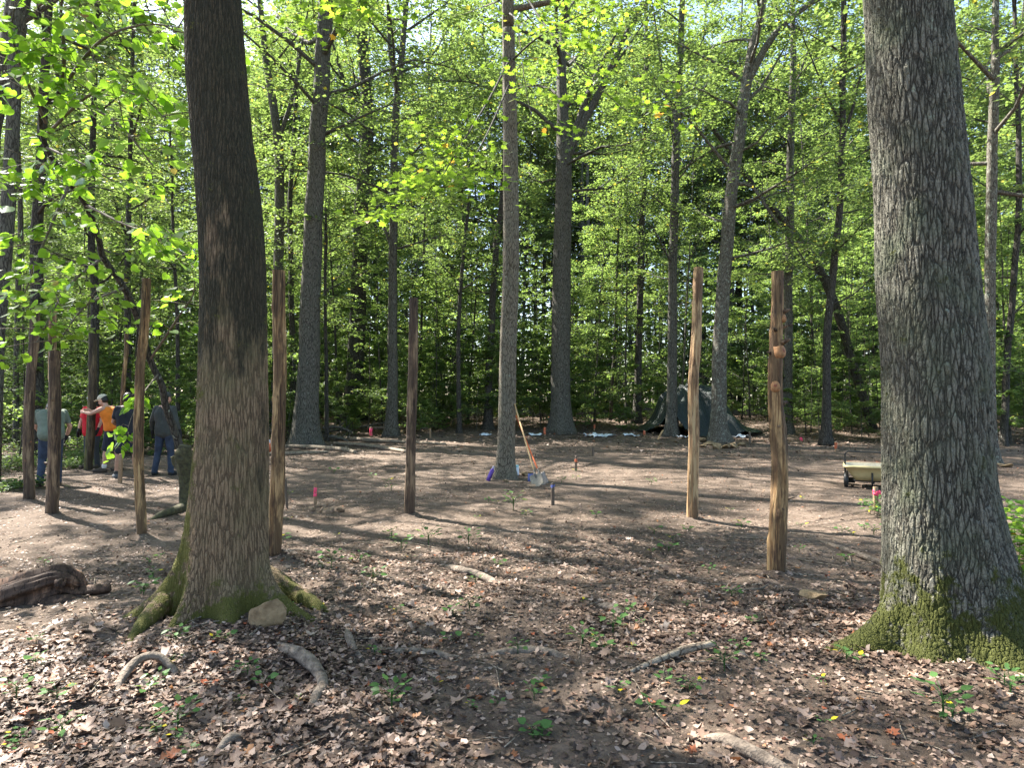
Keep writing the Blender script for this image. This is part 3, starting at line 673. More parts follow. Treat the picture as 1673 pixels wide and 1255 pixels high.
# ---- heart-leaved redbud that leans over the left of the picture
RB = gp(303, 826)
def redbud():
    Yb = RB[1]; e = empty('redbud', RB); tag(e, 'crooked redbud with big heart-shaped leaves hanging over the top left', 'tree')
    tr = [(300, 800, Yb, .085), (302, 760, Yb, .08), (290, 716, Yb - .1, .07), (271, 664, Yb - .3, .062), (264, 630, Yb - .5, .058), (245, 588, Yb - .7, .055), (225, 519, Yb - 1, .053),
          (203, 470, Yb - 1.3, .05), (168, 420, Yb - 1.7, .046), (161, 390, Yb - 1.9, .044), (141, 335, Yb - 2.3, .04), (114, 298, Yb - 2.6, .038), (75, 240, Yb - 3, .035), (68, 175, Yb - 3.3, .032),
          (98, 148, Yb - 3.5, .026), (90, 110, Yb - 3.6, .022), (78, 70, Yb - 3.8, .018), (62, 10, Yb - 4, .014), (50, -60, Yb - 4.2, .01)]
    P = interp(np.array([np.append(at(u, v, y), r) for u, v, y, r in tr]), 90); P[:, :3] -= RB
    G = Geo(); G.tube(P[:, :3], P[:, 3] * .8, 12, rfun=lambda i, th: 1 + .12 * np.sin(3 * th + i * .3)); G.build('trunk', M['bark_dark'], e)
    y = Yb
    limbs = [[(98, 148, y - 3.5, .024), (105, 90, y - 3.9, .018), (100, 10, y - 4.2, .012), (120, -60, y - 4.4, .008)],
             [(98, 148, y - 3.5, .02), (160, 70, y - 4.2, .014), (230, 40, y - 4.6, .009), (300, 45, y - 4.9, .004)],
             [(75, 200, y - 3.2, .02), (35, 110, y - 3.9, .013), (10, 20, y - 4.3, .007)],
             [(75, 220, y - 3.1, .02), (155, 150, y - 3.9, .012), (230, 158, y - 4.2, .008), (275, 200, y - 4.4, .004)],
             [(90, 262, y - 2.9, .018), (60, 290, y - 3.4, .012), (25, 310, y - 3.8, .006)],
             [(141, 335, y - 2.3, .018), (200, 365, y - 2.9, .012), (250, 385, y - 3.3, .008), (300, 430, y - 3.6, .004)],
             [(114, 298, y - 2.6, .02), (70, 400, y - 3.2, .012), (40, 480, y - 3.6, .006)],
             [(168, 420, y - 1.7, .02), (110, 470, y - 2.4, .013), (60, 560, y - 2.9, .006)],
             [(203, 470, y - 1.3, .02), (140, 500, y - 2.2, .012), (95, 560, y - 2.8, .006)],
             [(245, 588, y - .7, .02), (290, 520, y - 1.2, .014), (318, 470, y - 1.6, .007), (300, 400, y - 2, .004)],
             [(98, 148, y - 3.5, .02), (190, 200, y - 4.0, .012), (250, 270, y - 4.3, .006)],
             [(62, 10, y - 4, .014), (150, -60, y - 4.4, .012), (240, -20, y - 4.7, .008), (290, 60, y - 4.9, .004)],
             [(75, 240, y - 3, .016), (140, 270, y - 3.5, .01), (210, 310, y - 3.9, .005)]]
    boughs(e, RB, limbs, [13, 11, 14, 10, 12, 10, 10, 9, 9, 7, 9, 10, 9], 11, .10, 'leaf_redbud', 'heart', 51, hang=.35, tl=(.3, .75), spread=.22, flat=.35, bark='twig', tilt=.55, start=.15, crown='crown')
    # the low twig whose leaves hang before the person in black
    boughs(e, RB, [[(258, 612, y - .6, .012), (236, 640, y - 1.6, .007), (222, 668, y - 2.1, .004)], [(236, 640, y - 1.6, .006), (212, 690, y - 2.1, .004), (203, 745, y - 2.2, .002)]],
           [5, 5], 5, .10, 'leaf_redbud', 'heart', 52, hang=.9, tl=(.08, .2), spread=.5, flat=.8, bark='twig', tilt=.8, start=.55, name='low_branch', crown='low_foliage')
redbud()

# ------------------------------------------------------------------ the wood behind and the canopy overhead
TY_U = [make_tree_type(100 + i, 8.5 + i, .055, 1.0, 2.7, 24, 6, 74, .10, 'leaf_under', ['bark_dark', 'bark', 'bark'][i], up=.35, shape='cone', ns=7, flat=.18) for i in range(3)]
TY_S = [make_tree_type(120 + i, 3.2 + .5 * i, .02, 0.25, 1.25, 16, 5, 56, .095, 'leaf_under', 'bark', up=.5, shape='cone', ns=5) for i in range(3)]
TY_C = [make_tree_type(140 + i, 25 + i * 1.5, .17, 8 + i, 4.5, 28, 6, 78, .15, 'leaf_far', ['bark', 'bark_dark', 'bark'][i], ns=10) for i in range(3)]
TY_P = [make_tree_type(200 + i, 13 + 2 * i, .075, 4.5 + i, 2.2, 18, 5, 62, .11, 'leaf_far', ['bark_dark', 'bark', 'bark_dark'][i], up=.6, ns=8, spread=.3) for i in range(3)]
TY_T = [make_tree_type(220 + i, 8 + 1.5 * i, .028, 3.0, 1.1, 9, 3, 40, .10, 'leaf_under', 'bark_dark', up=.7, ns=5, spread=.3) for i in range(3)]
TY_H = [make_tree_type(180 + i, 20 + i, .16, 9.0 + i, 4.4, 17, 4, 58, .17, 'leaf_far', 'bark', ns=10, spread=.2) for i in range(3)]
TY_B = [make_tree_type(160 + i, 1.1 + .3 * i, .010, .05, .85, 12, 4, 44, .09, 'leaf_under', 'bark', up=.6, shape='cone', ns=4) for i in range(2)]
prng = np.random.default_rng(77); PLACED = []
def u_of(x, y): return CX + FPX * x / y
def edge(u):
    """distance of the clearing's far edge for a photo column"""
    return float(np.interp(u, [-200, 60, 300, 420, 560, 760, 1000, 1250, 1420, 1560, 1673, 1900], [17, 18.5, 21, 26, 28, 29, 30, 28, 25.5, 24, 23, 21]))
def scatter(n, ymin_off, ymax, mind, umin=-120, umax=1800, near_bias=1.0):
    out = []; tries = 0
    while len(out) < n and tries < n * 60:
        tries += 1
        u = prng.uniform(umin, umax); y0 = edge(u) + ymin_off; y = y0 + (ymax - y0) * prng.random() ** near_bias; x = (u - CX) / FPX * y
        if 1030 < u < 1275 and y < 34: continue
        if any((x - a) ** 2 + (y - b) ** 2 < mind * mind for a, b in PLACED): continue
        PLACED.append((x, y)); out.append((x, y))
    return out
for x, y in scatter(110, 1.0, 46, .7, near_bias=1.2):
    put_tree('slender_sapling', TY_T[prng.integers(3)], x, y, prng.uniform(0, 6.28), prng.uniform(.7, 1.3), 'very thin bare sapling among many between the forest trees', 'very thin saplings beyond the clearing', 'sapling')
for k in range(66):
    u = prng.uniform(-60, 1750); y = prng.uniform(56, 76); x = (u - CX) / FPX * y
    put_tree('forest_tree', TY_C[k % 3], x, y, prng.uniform(0, 6.28), prng.uniform(1.25, 1.5), 'tall straight forest tree among many in the wood beyond the clearing', 'tall trees beyond the clearing')
for x, y in scatter(100, 1.5, 62, 1.2, near_bias=1.2):
    put_tree('understorey_tree', TY_U[prng.integers(3)], x, y, prng.uniform(0, 6.28), prng.uniform(.75, 1.25), 'slim leafy understorey tree among many in the wood beyond the clearing', 'understorey trees beyond the clearing')
for x, y in scatter(85, 1.5, 60, 1.1, near_bias=1.1):
    put_tree('slim_forest_tree', TY_P[prng.integers(3)], x, y, prng.uniform(0, 6.28), prng.uniform(.75, 1.25), 'thin straight tree stem among many in the wood beyond the clearing', 'thin trees beyond the clearing')
for x, y in scatter(48, 8, 80, 2.4, near_bias=.8):
    put_tree('forest_tree', TY_C[prng.integers(3)], x, y, prng.uniform(0, 6.28), prng.uniform(.8, 1.2), 'tall straight forest tree among many in the wood beyond the clearing', 'tall trees beyond the clearing')
for x, y in scatter(125, .3, 46, .8, near_bias=1.6):
    put_tree('sapling', TY_S[prng.integers(3)], x, y, prng.uniform(0, 6.28), prng.uniform(.7, 1.3), 'leafy sapling in the thicket along the far edge of the clearing', 'saplings along the clearing edge', 'sapling')
for x, y in scatter(135, -.3, 44, .6, near_bias=1.3):
    put_tree('low_bush', TY_B[prng.integers(2)], x, y, prng.uniform(0, 6.28), prng.uniform(.6, 1.2), 'low green bush on the forest floor at the clearing edge', 'low bushes along the clearing edge', 'bush')

def far_wood():
    rng = np.random.default_rng(9); n = 3400; pos = []; ax = []; nm = []; sz = []
    for k in range(n):
        u = rng.uniform(-350, 2000); y = rng.uniform(66, 90); x = (u - CX) / FPX * y; z0 = gz(x, y)
        H = rng.uniform(12, 44) if k % 4 else rng.uniform(2, 9); c = np.array((x, y, z0 + H * rng.uniform(.25, 1)))
        m = 90; d = rng.normal(0, 1, (m, 3)) * np.array((2.2, 2.0, 1.3)); pos.append(c + d); ax.append(rng.normal(0, 1, (m, 3)) * (1, 1, .3)); nm.append(np.array((0, 0, 1)) + rng.normal(0, .5, (m, 3))); sz.append(rng.uniform(.3, .62, m))
    V, F, vr = leaves(np.vstack(pos), np.vstack(ax), np.vstack(nm), np.concatenate(sz), 'quad', rng)
    tag(link('far_woods', make_mesh('far_woods', V, F, M['leaf_far'], False, vr)), kind='stuff')
    G = Geo()
    for k in range(90):
        u = rng.uniform(-250, 1900); y = rng.uniform(62, 88); x = (u - CX) / FPX * y; z = gz(x, y)
        G.tube([(x, y, z - .3), (x + rng.normal(0, .4), y, z + 9), (x + rng.normal(0, .8), y, z + 22)], [rng.uniform(.12, .3), .14, .06], 7, cap=False)
    tag(G.build('far_woods_trunks', M['bark_dark']), kind='stuff')
far_wood()
# trees added out of view: their crowns throw the dappled shade
for i, (x, y, s, r) in enumerate([(-9.95, 12.9, 1.02, 4), (-20, 12, 1, 1), (-18.2, 21.5, 1.05, 2.2), (-13.5, 6, .8, 3), (-23, 20, 1.05, 5), (10, 8, .9, 1), (14, 14, .95, 4), (6, -4, .9, 5), (-6, -3, .9, 1.5), (-22, 27, 1, .6)]):
    put_tree('added_shade_tree', TY_H[i % 3], x, y, r, s, 'tall tree added out of view to shade the clearing', 'tall trees added out of view for shade')
print("woods ok")
# ------------------------------------------------------------------ cedar posts
def post(u, vb, ub_top, vt, wpx, mat, label, seed, knots=0, big_knots=(), stubs=(), Y=None, wtop=None, dz=0, name='cedar_post', moss=False):
    rng = np.random.default_rng(seed)
    if Y is None: b = gp(u, vb)
    else:
        q = at(u, vb, Y); b = np.array((q[0], Y, gz(q[0], Y)))
    Y = b[1]; t = at(ub_top, vt, Y)
    r0 = wpx / 2 / FPX * Y * slim(u); r1 = (wtop or wpx * .86) / 2 / FPX * Y * slim(u); H = t[2] - b[2]; n = max(30, int(H / .035)); zz = np.linspace(-.25, H, n)
    x = (zz / H) * (t[0] - b[0]) + .006 * np.sin(zz * 2.1 + seed) + noise2(zz * 1.1, zz * 0 + seed, 3) * .06
    yy = .01 * np.sin(zz * 1.7 + seed * 2)
    rad = np.interp(zz, [0, H], [r0, r1]) * (1 + .05 * noise2(zz * 3, zz * 0 + seed, 5))
    bumps = [(rng.uniform(.3, H - .1), rng.uniform(0, 6.28), rng.uniform(.05, .16), rng.uniform(.025, .06)) for _ in range(knots)]
    def rf(i, th):
        k = 1 + .05 * np.sin(th * 3 + seed + zz[i] * .6) + .035 * np.sin(th * 7 + seed * 2 + zz[i] * .9) + .05 * noise2(np.cos(th) * 3 + 7, np.sin(th) * 3 + zz[i] * .8, seed)
        k = k + .07 * noise2(np.cos(th) * 9 + 7, np.sin(th) * 9 + zz[i] * 2.5, seed + 1) + .12 * noise2(np.cos(th) * 1.5 + zz[i] * 1.6, np.sin(th) * 1.5 + zz[i] * 4.2, seed + 2)
        for z, a, amp, wz in bumps:
            d = np.abs((th - a + math.pi) % (2 * math.pi) - math.pi); k = k + amp * 1.4 * np.exp(-((zz[i] - z) / wz) ** 2 - (d / .4) ** 2)
        if moss: k = k + .07 * np.maximum(0, -np.cos(th)) * (rng.random(len(th)))
        return k
    e = empty(name, b); tag(e, label, 'post', 'upright cedar posts around the clearing')
    G = Geo(); G.tube(np.stack([x, yy, zz], 1), rad, 36, cap=False, rfun=rf); V = np.vstack(G.V).copy(); Q = np.vstack(G.Q)
    G.build('shaft', M[mat], e)
    top = V[-36:]; c = top.mean(0) + (0, 0, -.004); C = Geo(); tt = []
    for j in range(36): tt.append((36, j, (j + 1) % 36))
    C.add(np.vstack([top + (0, 0, -.003), c]), None, tt); C.build('cut_top', M['endgrain'], e, False)
    for (ku, kv, kw) in big_knots:                                     # sawn branch collars facing the camera
        p = at(ku, kv, Y); a = np.array((p[0] - b[0], p[2] - b[2])); zi = a[1]
        xc = np.interp(zi, zz, x); rr = np.interp(zi, zz, rad); off = np.clip((a[0] - xc) / rr, -.97, .97); ang = math.asin(off)
        nrm = np.array((math.sin(ang), -math.cos(ang), .25)); nrm /= np.linalg.norm(nrm); cc = np.array((xc + math.sin(ang) * rr, -math.cos(ang) * rr, zi))
        kr = kw / 2 / FPX * Y; K = Geo(); K.tube([cc - nrm * .05, cc + nrm * .0, cc + nrm * .014], [kr * 1.3, kr * 1.0, kr * .74], 20, rfun=lambda i, th: (1 + .35 * np.abs(np.sin(th)) ** 2 + .25 * noise2(np.cos(th) * 2 + ku, np.sin(th) * 2, 3)))
        kn = K.build('knot', M['knot'] if wpx > 25 else M[mat], e)
        K = Geo(); K.tube([cc + nrm * .006, cc + nrm * .017], [kr * .42, kr * .34], 14, rfun=lambda i, th: 1 + .4 * noise2(np.cos(th) * 2 + kv, np.sin(th) * 2, 4)); K.build('heartwood', M['knot_heart'], kn)
    for (z, a, L, r) in stubs:
        xc = np.interp(z, zz, x); rr = np.interp(z, zz, rad); d = np.array((math.cos(a), math.sin(a), .35)); p0 = np.array((xc + math.cos(a) * rr * .7, math.sin(a) * rr * .7, z))
        K = Geo(); K.tube([p0, p0 + d * L * .6, p0 + d * L], [r * 1.5, r, r * .7], 9); K.build('branch_stub', M['cedar_dark'], e)
    return e
post(228, 878, 235, 455, 18, 'cedar', 'thin pale-brown post in front of the redbud trunk, left of the big tan tree', 1, 16, stubs=[(1.1, 3.4, .05, .012)])
post(452, 912, 458, 442, 24, 'cedar', 'tall yellow-brown post just right of the big tan tree', 2, 14)
post(671, 842, 674, 487, 17, 'cedar_dark', 'short dark brown post standing alone left of the middle trunk', 3, 12)
post(1131, 850, 1139, 437, 19, 'cedar_pale', 'tall smooth pale post in front of the tarp', 4, 6)
post(1269, 938, 1270, 443, 32, 'cedar', 'knotty post with big sawn branch knots, nearest the oak', 5, 26, big_knots=[(1275, 574, 17), (1263, 631, 14), (1279, 520, 10)], wtop=20,
     stubs=[(2.5, -.3, .07, .016), (2.32, -2.2, .06, .014), (2.2, -.9, .09, .02), (2.35, -.1, .1, .01), (1.62, 0, .06, .02), (.7, -.2, .09, .006), (1.4, -1.8, .03, .014), (.62, -1.5, .04, .02), (2.1, 3.3, .05, .012)])
post(88, 842, 89, 573, 23, 'cedar_dark', 'stout short post with split bark in front of the person in green', 6, 14, stubs=[(.7, 3.2, .07, .02), (1.6, -1.3, .03, .02)])
post(86, 800, 85, 508, 15, 'cedar_pale', 'tall pale post hidden behind the stout short post', 7, 8, Y=11.3)
post(48, 817, 55, 500, 19, 'cedar_dark', 'dark post with round knots at far left', 8, 12, big_knots=[(53, 722, 7), (47, 752, 5)])
post(146, 770, 153, 545, 15, 'cedar_moss', 'mossy dark post hugged by the person in orange', 9, 26, moss=True)
post(197, 778, 206, 545, 8, 'cedar', 'thin reddish post behind the person in black shorts', 10, 8, Y=15.6)

# ------------------------------------------------------------------ roots, logs, rocks
def ground_tube(name, pix, radii, mat, label, cat, seed=1, ns=12, rough=.2, group=None, kids=()):
    P = np.array([(*gp(u, v)[:2], gp(u, v)[2] + dz) for u, v, dz in pix]); b = P[0].copy(); b[2] = gz(b[0], b[1])
    P = interp(P - b, 34); rd = interp(np.array(radii)[:, None], 34)[:, 0]
    G = Geo(); G.tube(P, rd, ns, rfun=lambda i, th: 1 + rough * noise2(np.cos(th) * 1.6 + i * .3, np.sin(th) * 1.6 + seed * 5, seed) + rough * .5 * noise2(np.cos(th) * 5 + i * .8, np.sin(th) * 5 + seed * 5, seed))
    for i0, d, L, r in kids: G.tube([P[i0], P[i0] + np.array(d) * L * .5, P[i0] + np.array(d) * L + (0, 0, -.01)], [r, r * .8, r * .4], 6)
    o = G.build(name, M[mat]); o.location = b; return tag(o, label, cat, group)
ground_tube('exposed_root', [(188, 1140, -.02), (200, 1118, .03), (225, 1098, .06), (258, 1090, .055), (283, 1096, .0), (292, 1104, -.04)], [.018, .024, .024, .022, .02, .018], 'root', 'pale arched root over a small hollow, bottom left', 'root', 2)
ground_tube('exposed_root', [(566, 1026, -.02), (570, 1050, .025), (578, 1068, .02), (600, 1085, -.03)], [.018, .026, .022, .015], 'root', 'short crooked root at the left end of the long buried root', 'root', 3)
ground_tube('exposed_root', [(572, 1062, -.03), (620, 1068, -.002), (700, 1068, -.006), (760, 1074, -.03), (840, 1066, -.004), (900, 1070, .0), (955, 1082, -.05)], [.03, .03, .032, .03, .034, .03, .02], 'root', 'long half-buried root crossing the foreground', 'root', 4)
ground_tube('fallen_branch', [(1030, 1102, .01), (1080, 1086, .03), (1120, 1074, .04), (1168, 1064, .04)], [.012, .02, .024, .022], 'log', 'thick grey stick in the leaves left of the oak', 'branch', 5)
ground_tube('exposed_root', [(722, 924, -.02), (752, 936, .02), (785, 946, .025), (822, 956, -.02)], [.03, .036, .036, .03], 'root', 'pale root surfacing in front of the short dark post', 'root', 6)
ground_tube('exposed_root', [(975, 988, -.02), (998, 998, .015), (1022, 1008, -.02)], [.025, .035, .025], 'root', 'small pale root bump in mid-foreground', 'root', 7)
ground_tube('exposed_root', [(1140, 1205, -.03), (1180, 1216, .01), (1230, 1240, .02), (1300, 1275, .0)], [.02, .03, .032, .03], 'root', 'brown root at the bottom edge right of centre', 'root', 8)
ground_tube('exposed_root', [(350, 1235, -.02), (378, 1216, .02), (400, 1212, -.02)], [.018, .024, .015], 'root', 'stubby brown root at the bottom edge, left', 'root', 18)
ground_tube('exposed_root', [(1330, 880, -.02), (1390, 905, .02), (1440, 925, .02), (1470, 935, -.02)], [.02, .03, .03, .03], 'root', 'pale root running towards the left side of the oak', 'root', 19)
ground_tube('fallen_branch', [(1170, 962, .01), (1200, 968, .02), (1240, 965, .012), (1255, 958, .01)], [.007, .01, .009, .005], 'twig', 'thin stick lying in front of the knotty post', 'branch', 9)
ground_tube('fallen_branch', [(1490, 655, .05), (1500, 700, .04)], [.01, .01], 'twig', 'x', 'branch', 9) if False else None
ground_tube('fallen_pole', [(425, 745, .04), (470, 744, .05), (536, 741, .04)], [.05, .05, .045], 'pole', 'nearest of the fallen poles, pale and short', 'pole', 10, group='poles lying by the big grey tree')
ground_tube('fallen_pole', [(430, 731, .05), (500, 734, .07), (560, 738, .06), (580, 742, .04)], [.06, .075, .07, .05], 'pole', 'thick mossy fallen pole just in front of the big grey tree', 'pole', 11, group='poles lying by the big grey tree')
ground_tube('fallen_pole', [(545, 727, .06), (600, 731, .06), (664, 741, .05)], [.05, .06, .055], 'pole', 'slanting fallen pole with its right end by the short dark post', 'pole', 12, group='poles lying by the big grey tree')
ground_tube('fallen_pole', [(536, 719, .08), (590, 722, .08), (660, 725, .06), (728, 728, .05)], [.11, .09, .06, .04], 'pole', 'farthest and longest fallen pole, reaching right past the dark post', 'pole', 13, group='poles lying by the big grey tree')
for k, (a, b_, c, lab) in enumerate([((528, 700, .55), (552, 698, .75), (575, 706, .35), 'curved bare bough sticking out of the brush pile'), ((520, 706, .3), (575, 700, .6), (632, 690, 1.1), 'long bare bough rising to the right out of the brush pile'),
                                ((600, 699, .25), (650, 699, .3), (700, 700, .3), 'thin pale pole lying across behind the slim grey tree'), ((425, 690, .9), (445, 705, .5), (462, 716, .1), 'short bough leaning behind the tall left post'),
                                ((528, 712, .1), (556, 716, .2), (570, 722, .1), 'dark stubby bough at the front of the brush pile')]):
    Y = [27, 29, 29, 25, 26][k]; P = []
    for u, v, dz in (a, b_, c): q = at(u, v, Y); P.append(q)
    P = interp(np.array(P), 14); G = Geo(); b = np.array((P[0][0], Y, gz(P[0][0], Y))); low = min(P[:, 2] - b[2]); 
    G.tube(P - b, np.linspace(.075, .035, 14), 8, rfun=lambda i, th: 1 + .2 * np.sin(i * 1.7 + th)); 
    for q in (4, 7, 10): G.tube([P[q] - b, P[q] - b + np.array((.25, .1, .3)), P[q] - b + np.array((.3, .15, -.6 - low))], [.03, .02, .01], 4)
    tag(G.build('dead_bough', M['bark' if k != 2 else 'root'], loc=b), lab, 'branch', 'boughs of the brush pile')

def rock(p, size, mat, label, seed, name='rock', group=None, sink=.3, parent=None, cut=.75):
    rng = np.random.default_rng(seed); G = Geo(); G.ell((0, 0, 0), (1, 1, 1), 44, 28); V = G.V[0]
    d = np.sign(V) * np.abs(V) ** .62; planes = rng.normal(0, 1, (14, 3)); planes /= np.linalg.norm(planes, axis=1)[:, None]
    for pl in planes:
        k = d @ pl; lim = rng.uniform(cut - .25, cut + .05); ex = np.maximum(0, k - lim); d = d - ex[:, None] * pl * .92
    d = d * (1 + .10 * noise2(V[:, 0] * 3 + 4, V[:, 2] * 3 + V[:, 1] * 2, seed)[:, None] + .05 * noise2(V[:, 0] * 9 + 4, V[:, 2] * 9 + V[:, 1] * 7, seed)[:, None])
    d = d * np.array(size) / 2; G.V[0] = d
    o = G.build(name, M[mat]); o.location = (p[0], p[1], p[2] + size[2] / 2 * (1 - sink)); o.rotation_euler = (rng.normal(0, .1), rng.normal(0, .1), rng.uniform(0, 6))
    return tag(o, label, 'rock', group)
q = gp(441, 1026); rock(q, (.30, .17, .24), 'rock', 'blocky tan rock in the crook of the tan tree root', 21, sink=.25).rotation_euler = (.1, .05, .1)
q = gp(500, 985); rock(q, (.12, .1, .12), 'rock', 'small tan rock behind the right root of the tan tree', 22)
q = gp(1332, 984); rock(q, (.24, .16, .12), 'rock', 'flat brown rock among leaves between knotty post and oak', 23)
for k, (u, v, sx, sz) in enumerate([(803, 780, .22, .09), (820, 783, .26, .1), (838, 783, .2, .10), (856, 778, .12, .12), (848, 790, .3, .06), (826, 788, .18, .08), (868, 796, .2, .06)]):
    rock(gp(u, v), (sx, .16, sz), 'rock' if k % 2 else 'clod', 'small flat stone at the foot of the middle trunk', 30 + k, 'stone', 'stones around the middle trunk')
for k, (u, v, sx, sz) in enumerate([(1147, 721, .5, .3), (1160, 726, .5, .25), (1172, 732, .7, .3), (1186, 731, .6, .22), (1198, 730, .7, .28), (1150, 730, .3, .2), (1212, 727, .4, .22)]):
    rock(gp(u, v + 2), (sx, .4, sz * .8), 'rock', 'tan stone heaped at the foot of the forked tree by the tarp', 40 + k, 'stone', 'stones by the forked tree')
for k, (u, v, sx, sz) in enumerate([(638, 706, .5, .3), (655, 708, .5, .25), (1628, 760, .3, .12), (1645, 762, .3, .1)]):
    rock(gp(u, v + 2), (sx, .4, sz), 'rock', 'tan stone at a tree foot by the clearing edge', 50 + k, 'stone', 'stones at the clearing edge')
for k in range(9):
    rng = np.random.default_rng(60 + k); q = gp(532 + rng.uniform(-24, 28), 834 + rng.uniform(-5, 6))
    rock(q, (.14, .1, .09), 'clod', 'brown clod of dug earth near the pink-flagged stake', 60 + k, 'clod', 'clods of dug earth', cut=.85)

def rotten_log():
    q = [gp(-60, 1000), gp(30, 985), gp(105, 972)]; Yc = q[1][1]
    ends = [np.array(at(-90, 985, Yc)), np.array(at(0, 975, Yc)), np.array(at(60, 955, Yc + .05)), np.array(at(100, 942, Yc + .1)), np.array(at(140, 950, Yc + .15))]
    P = interp(np.array(ends), 60); b = np.array((P[20][0], Yc, gz(P[20][0], Yc))); P = P - b; P[:, 2] -= .04
    G = Geo(); rad = np.interp(np.linspace(0, 1, 60), [0, .45, .75, .9, 1], [.15, .14, .115, .08, .03])
    G.tube(P, rad, 60, rfun=lambda i, th: 1 + .45 * noise2(np.cos(th) * 5 + i * .02, np.sin(th) * 5 + i * .015, 71) + .22 * noise2(np.cos(th) * 14 + i * .06, np.sin(th) * 14, 72) + .3 * (i > 44) * noise2(np.cos(th) * 9 + i * .5, np.sin(th) * 9, 73))
    r = np.random.default_rng(8)
    def spl(u0, v0, u1, v1, r0, r1, dy=0):
        a = at(u0, v0, Yc + dy) - b; c = at(u1, v1, Yc + dy + .04) - b; S = interp(np.array([a, (a + c) / 2 + r.normal(0, .015, 3), c]), 16)
        G.tube(S, np.linspace(r0, r1, 16), 14, rfun=lambda i, th: 1 + .5 * noise2(np.cos(th) * 4 + i * .1, np.sin(th) * 4, 74))
    spl(80, 965, 180, 962, .07, .03, .1); spl(100, 955, 105, 945, .05, .02); spl(95, 985, 118, 1022, .05, .018, -.05); spl(60, 950, 112, 946, .06, .03, .05); spl(110, 972, 165, 975, .06, .03, .1); spl(70, 990, 130, 985, .06, .035, -.05)
    e = empty('rotten_log', b); tag(e, 'rotten red-brown splintered log lying at the left edge', 'log'); G.build('log', M['rot'], e)
rotten_log()
def stump():
    b = gp(303, 832); e = empty('stump', b); tag(e, 'gnarled mossy stump at the foot of the redbud behind the tan tree', 'stump'); Y = b[1]
    pts = [(306, 840, .11), (304, 815, .09), (303, 785, .085), (302, 760, .11), (300, 742, .12), (303, 728, .09)]
    P = interp(np.array([np.append(at(u, v, Y) - b, r) for u, v, r in pts]), 30)
    G = Geo(); G.tube(P[:, :3], P[:, 3], 22, rfun=lambda i, th: 1 + .5 * noise2(np.cos(th) * 2.5 + i * .2, np.sin(th) * 2.5, 81) + .2 * noise2(np.cos(th) * 7 + i * .5, np.sin(th) * 7, 82))
    G.build('trunk', M['root_moss'], e)
    for k, pth in enumerate([[(300, 832, .02), (285, 840, .04), (262, 846, .03), (244, 850, -.02)], [(304, 765, 0), (290, 758, 0), (284, 745, 0)]]):
        if k == 0: PP = np.array([np.append(gp(u, v)[:2], gp(u, v)[2] + dz) for u, v, dz in pth]) - b; rr = [.07, .06, .045, .02]
        else: PP = np.array([at(u, v, Y) for u, v, _ in pth]) - b; rr = [.07, .06, .045]
        G = Geo(); G.tube(interp(PP, 16), interp(np.array(rr)[:, None], 16)[:, 0], 12, rfun=lambda i, th: 1 + .3 * noise2(np.cos(th) * 2 + i * .3, np.sin(th) * 2, 83)); G.build('root' if k == 0 else 'burl', M['root_moss'], e)
stump()
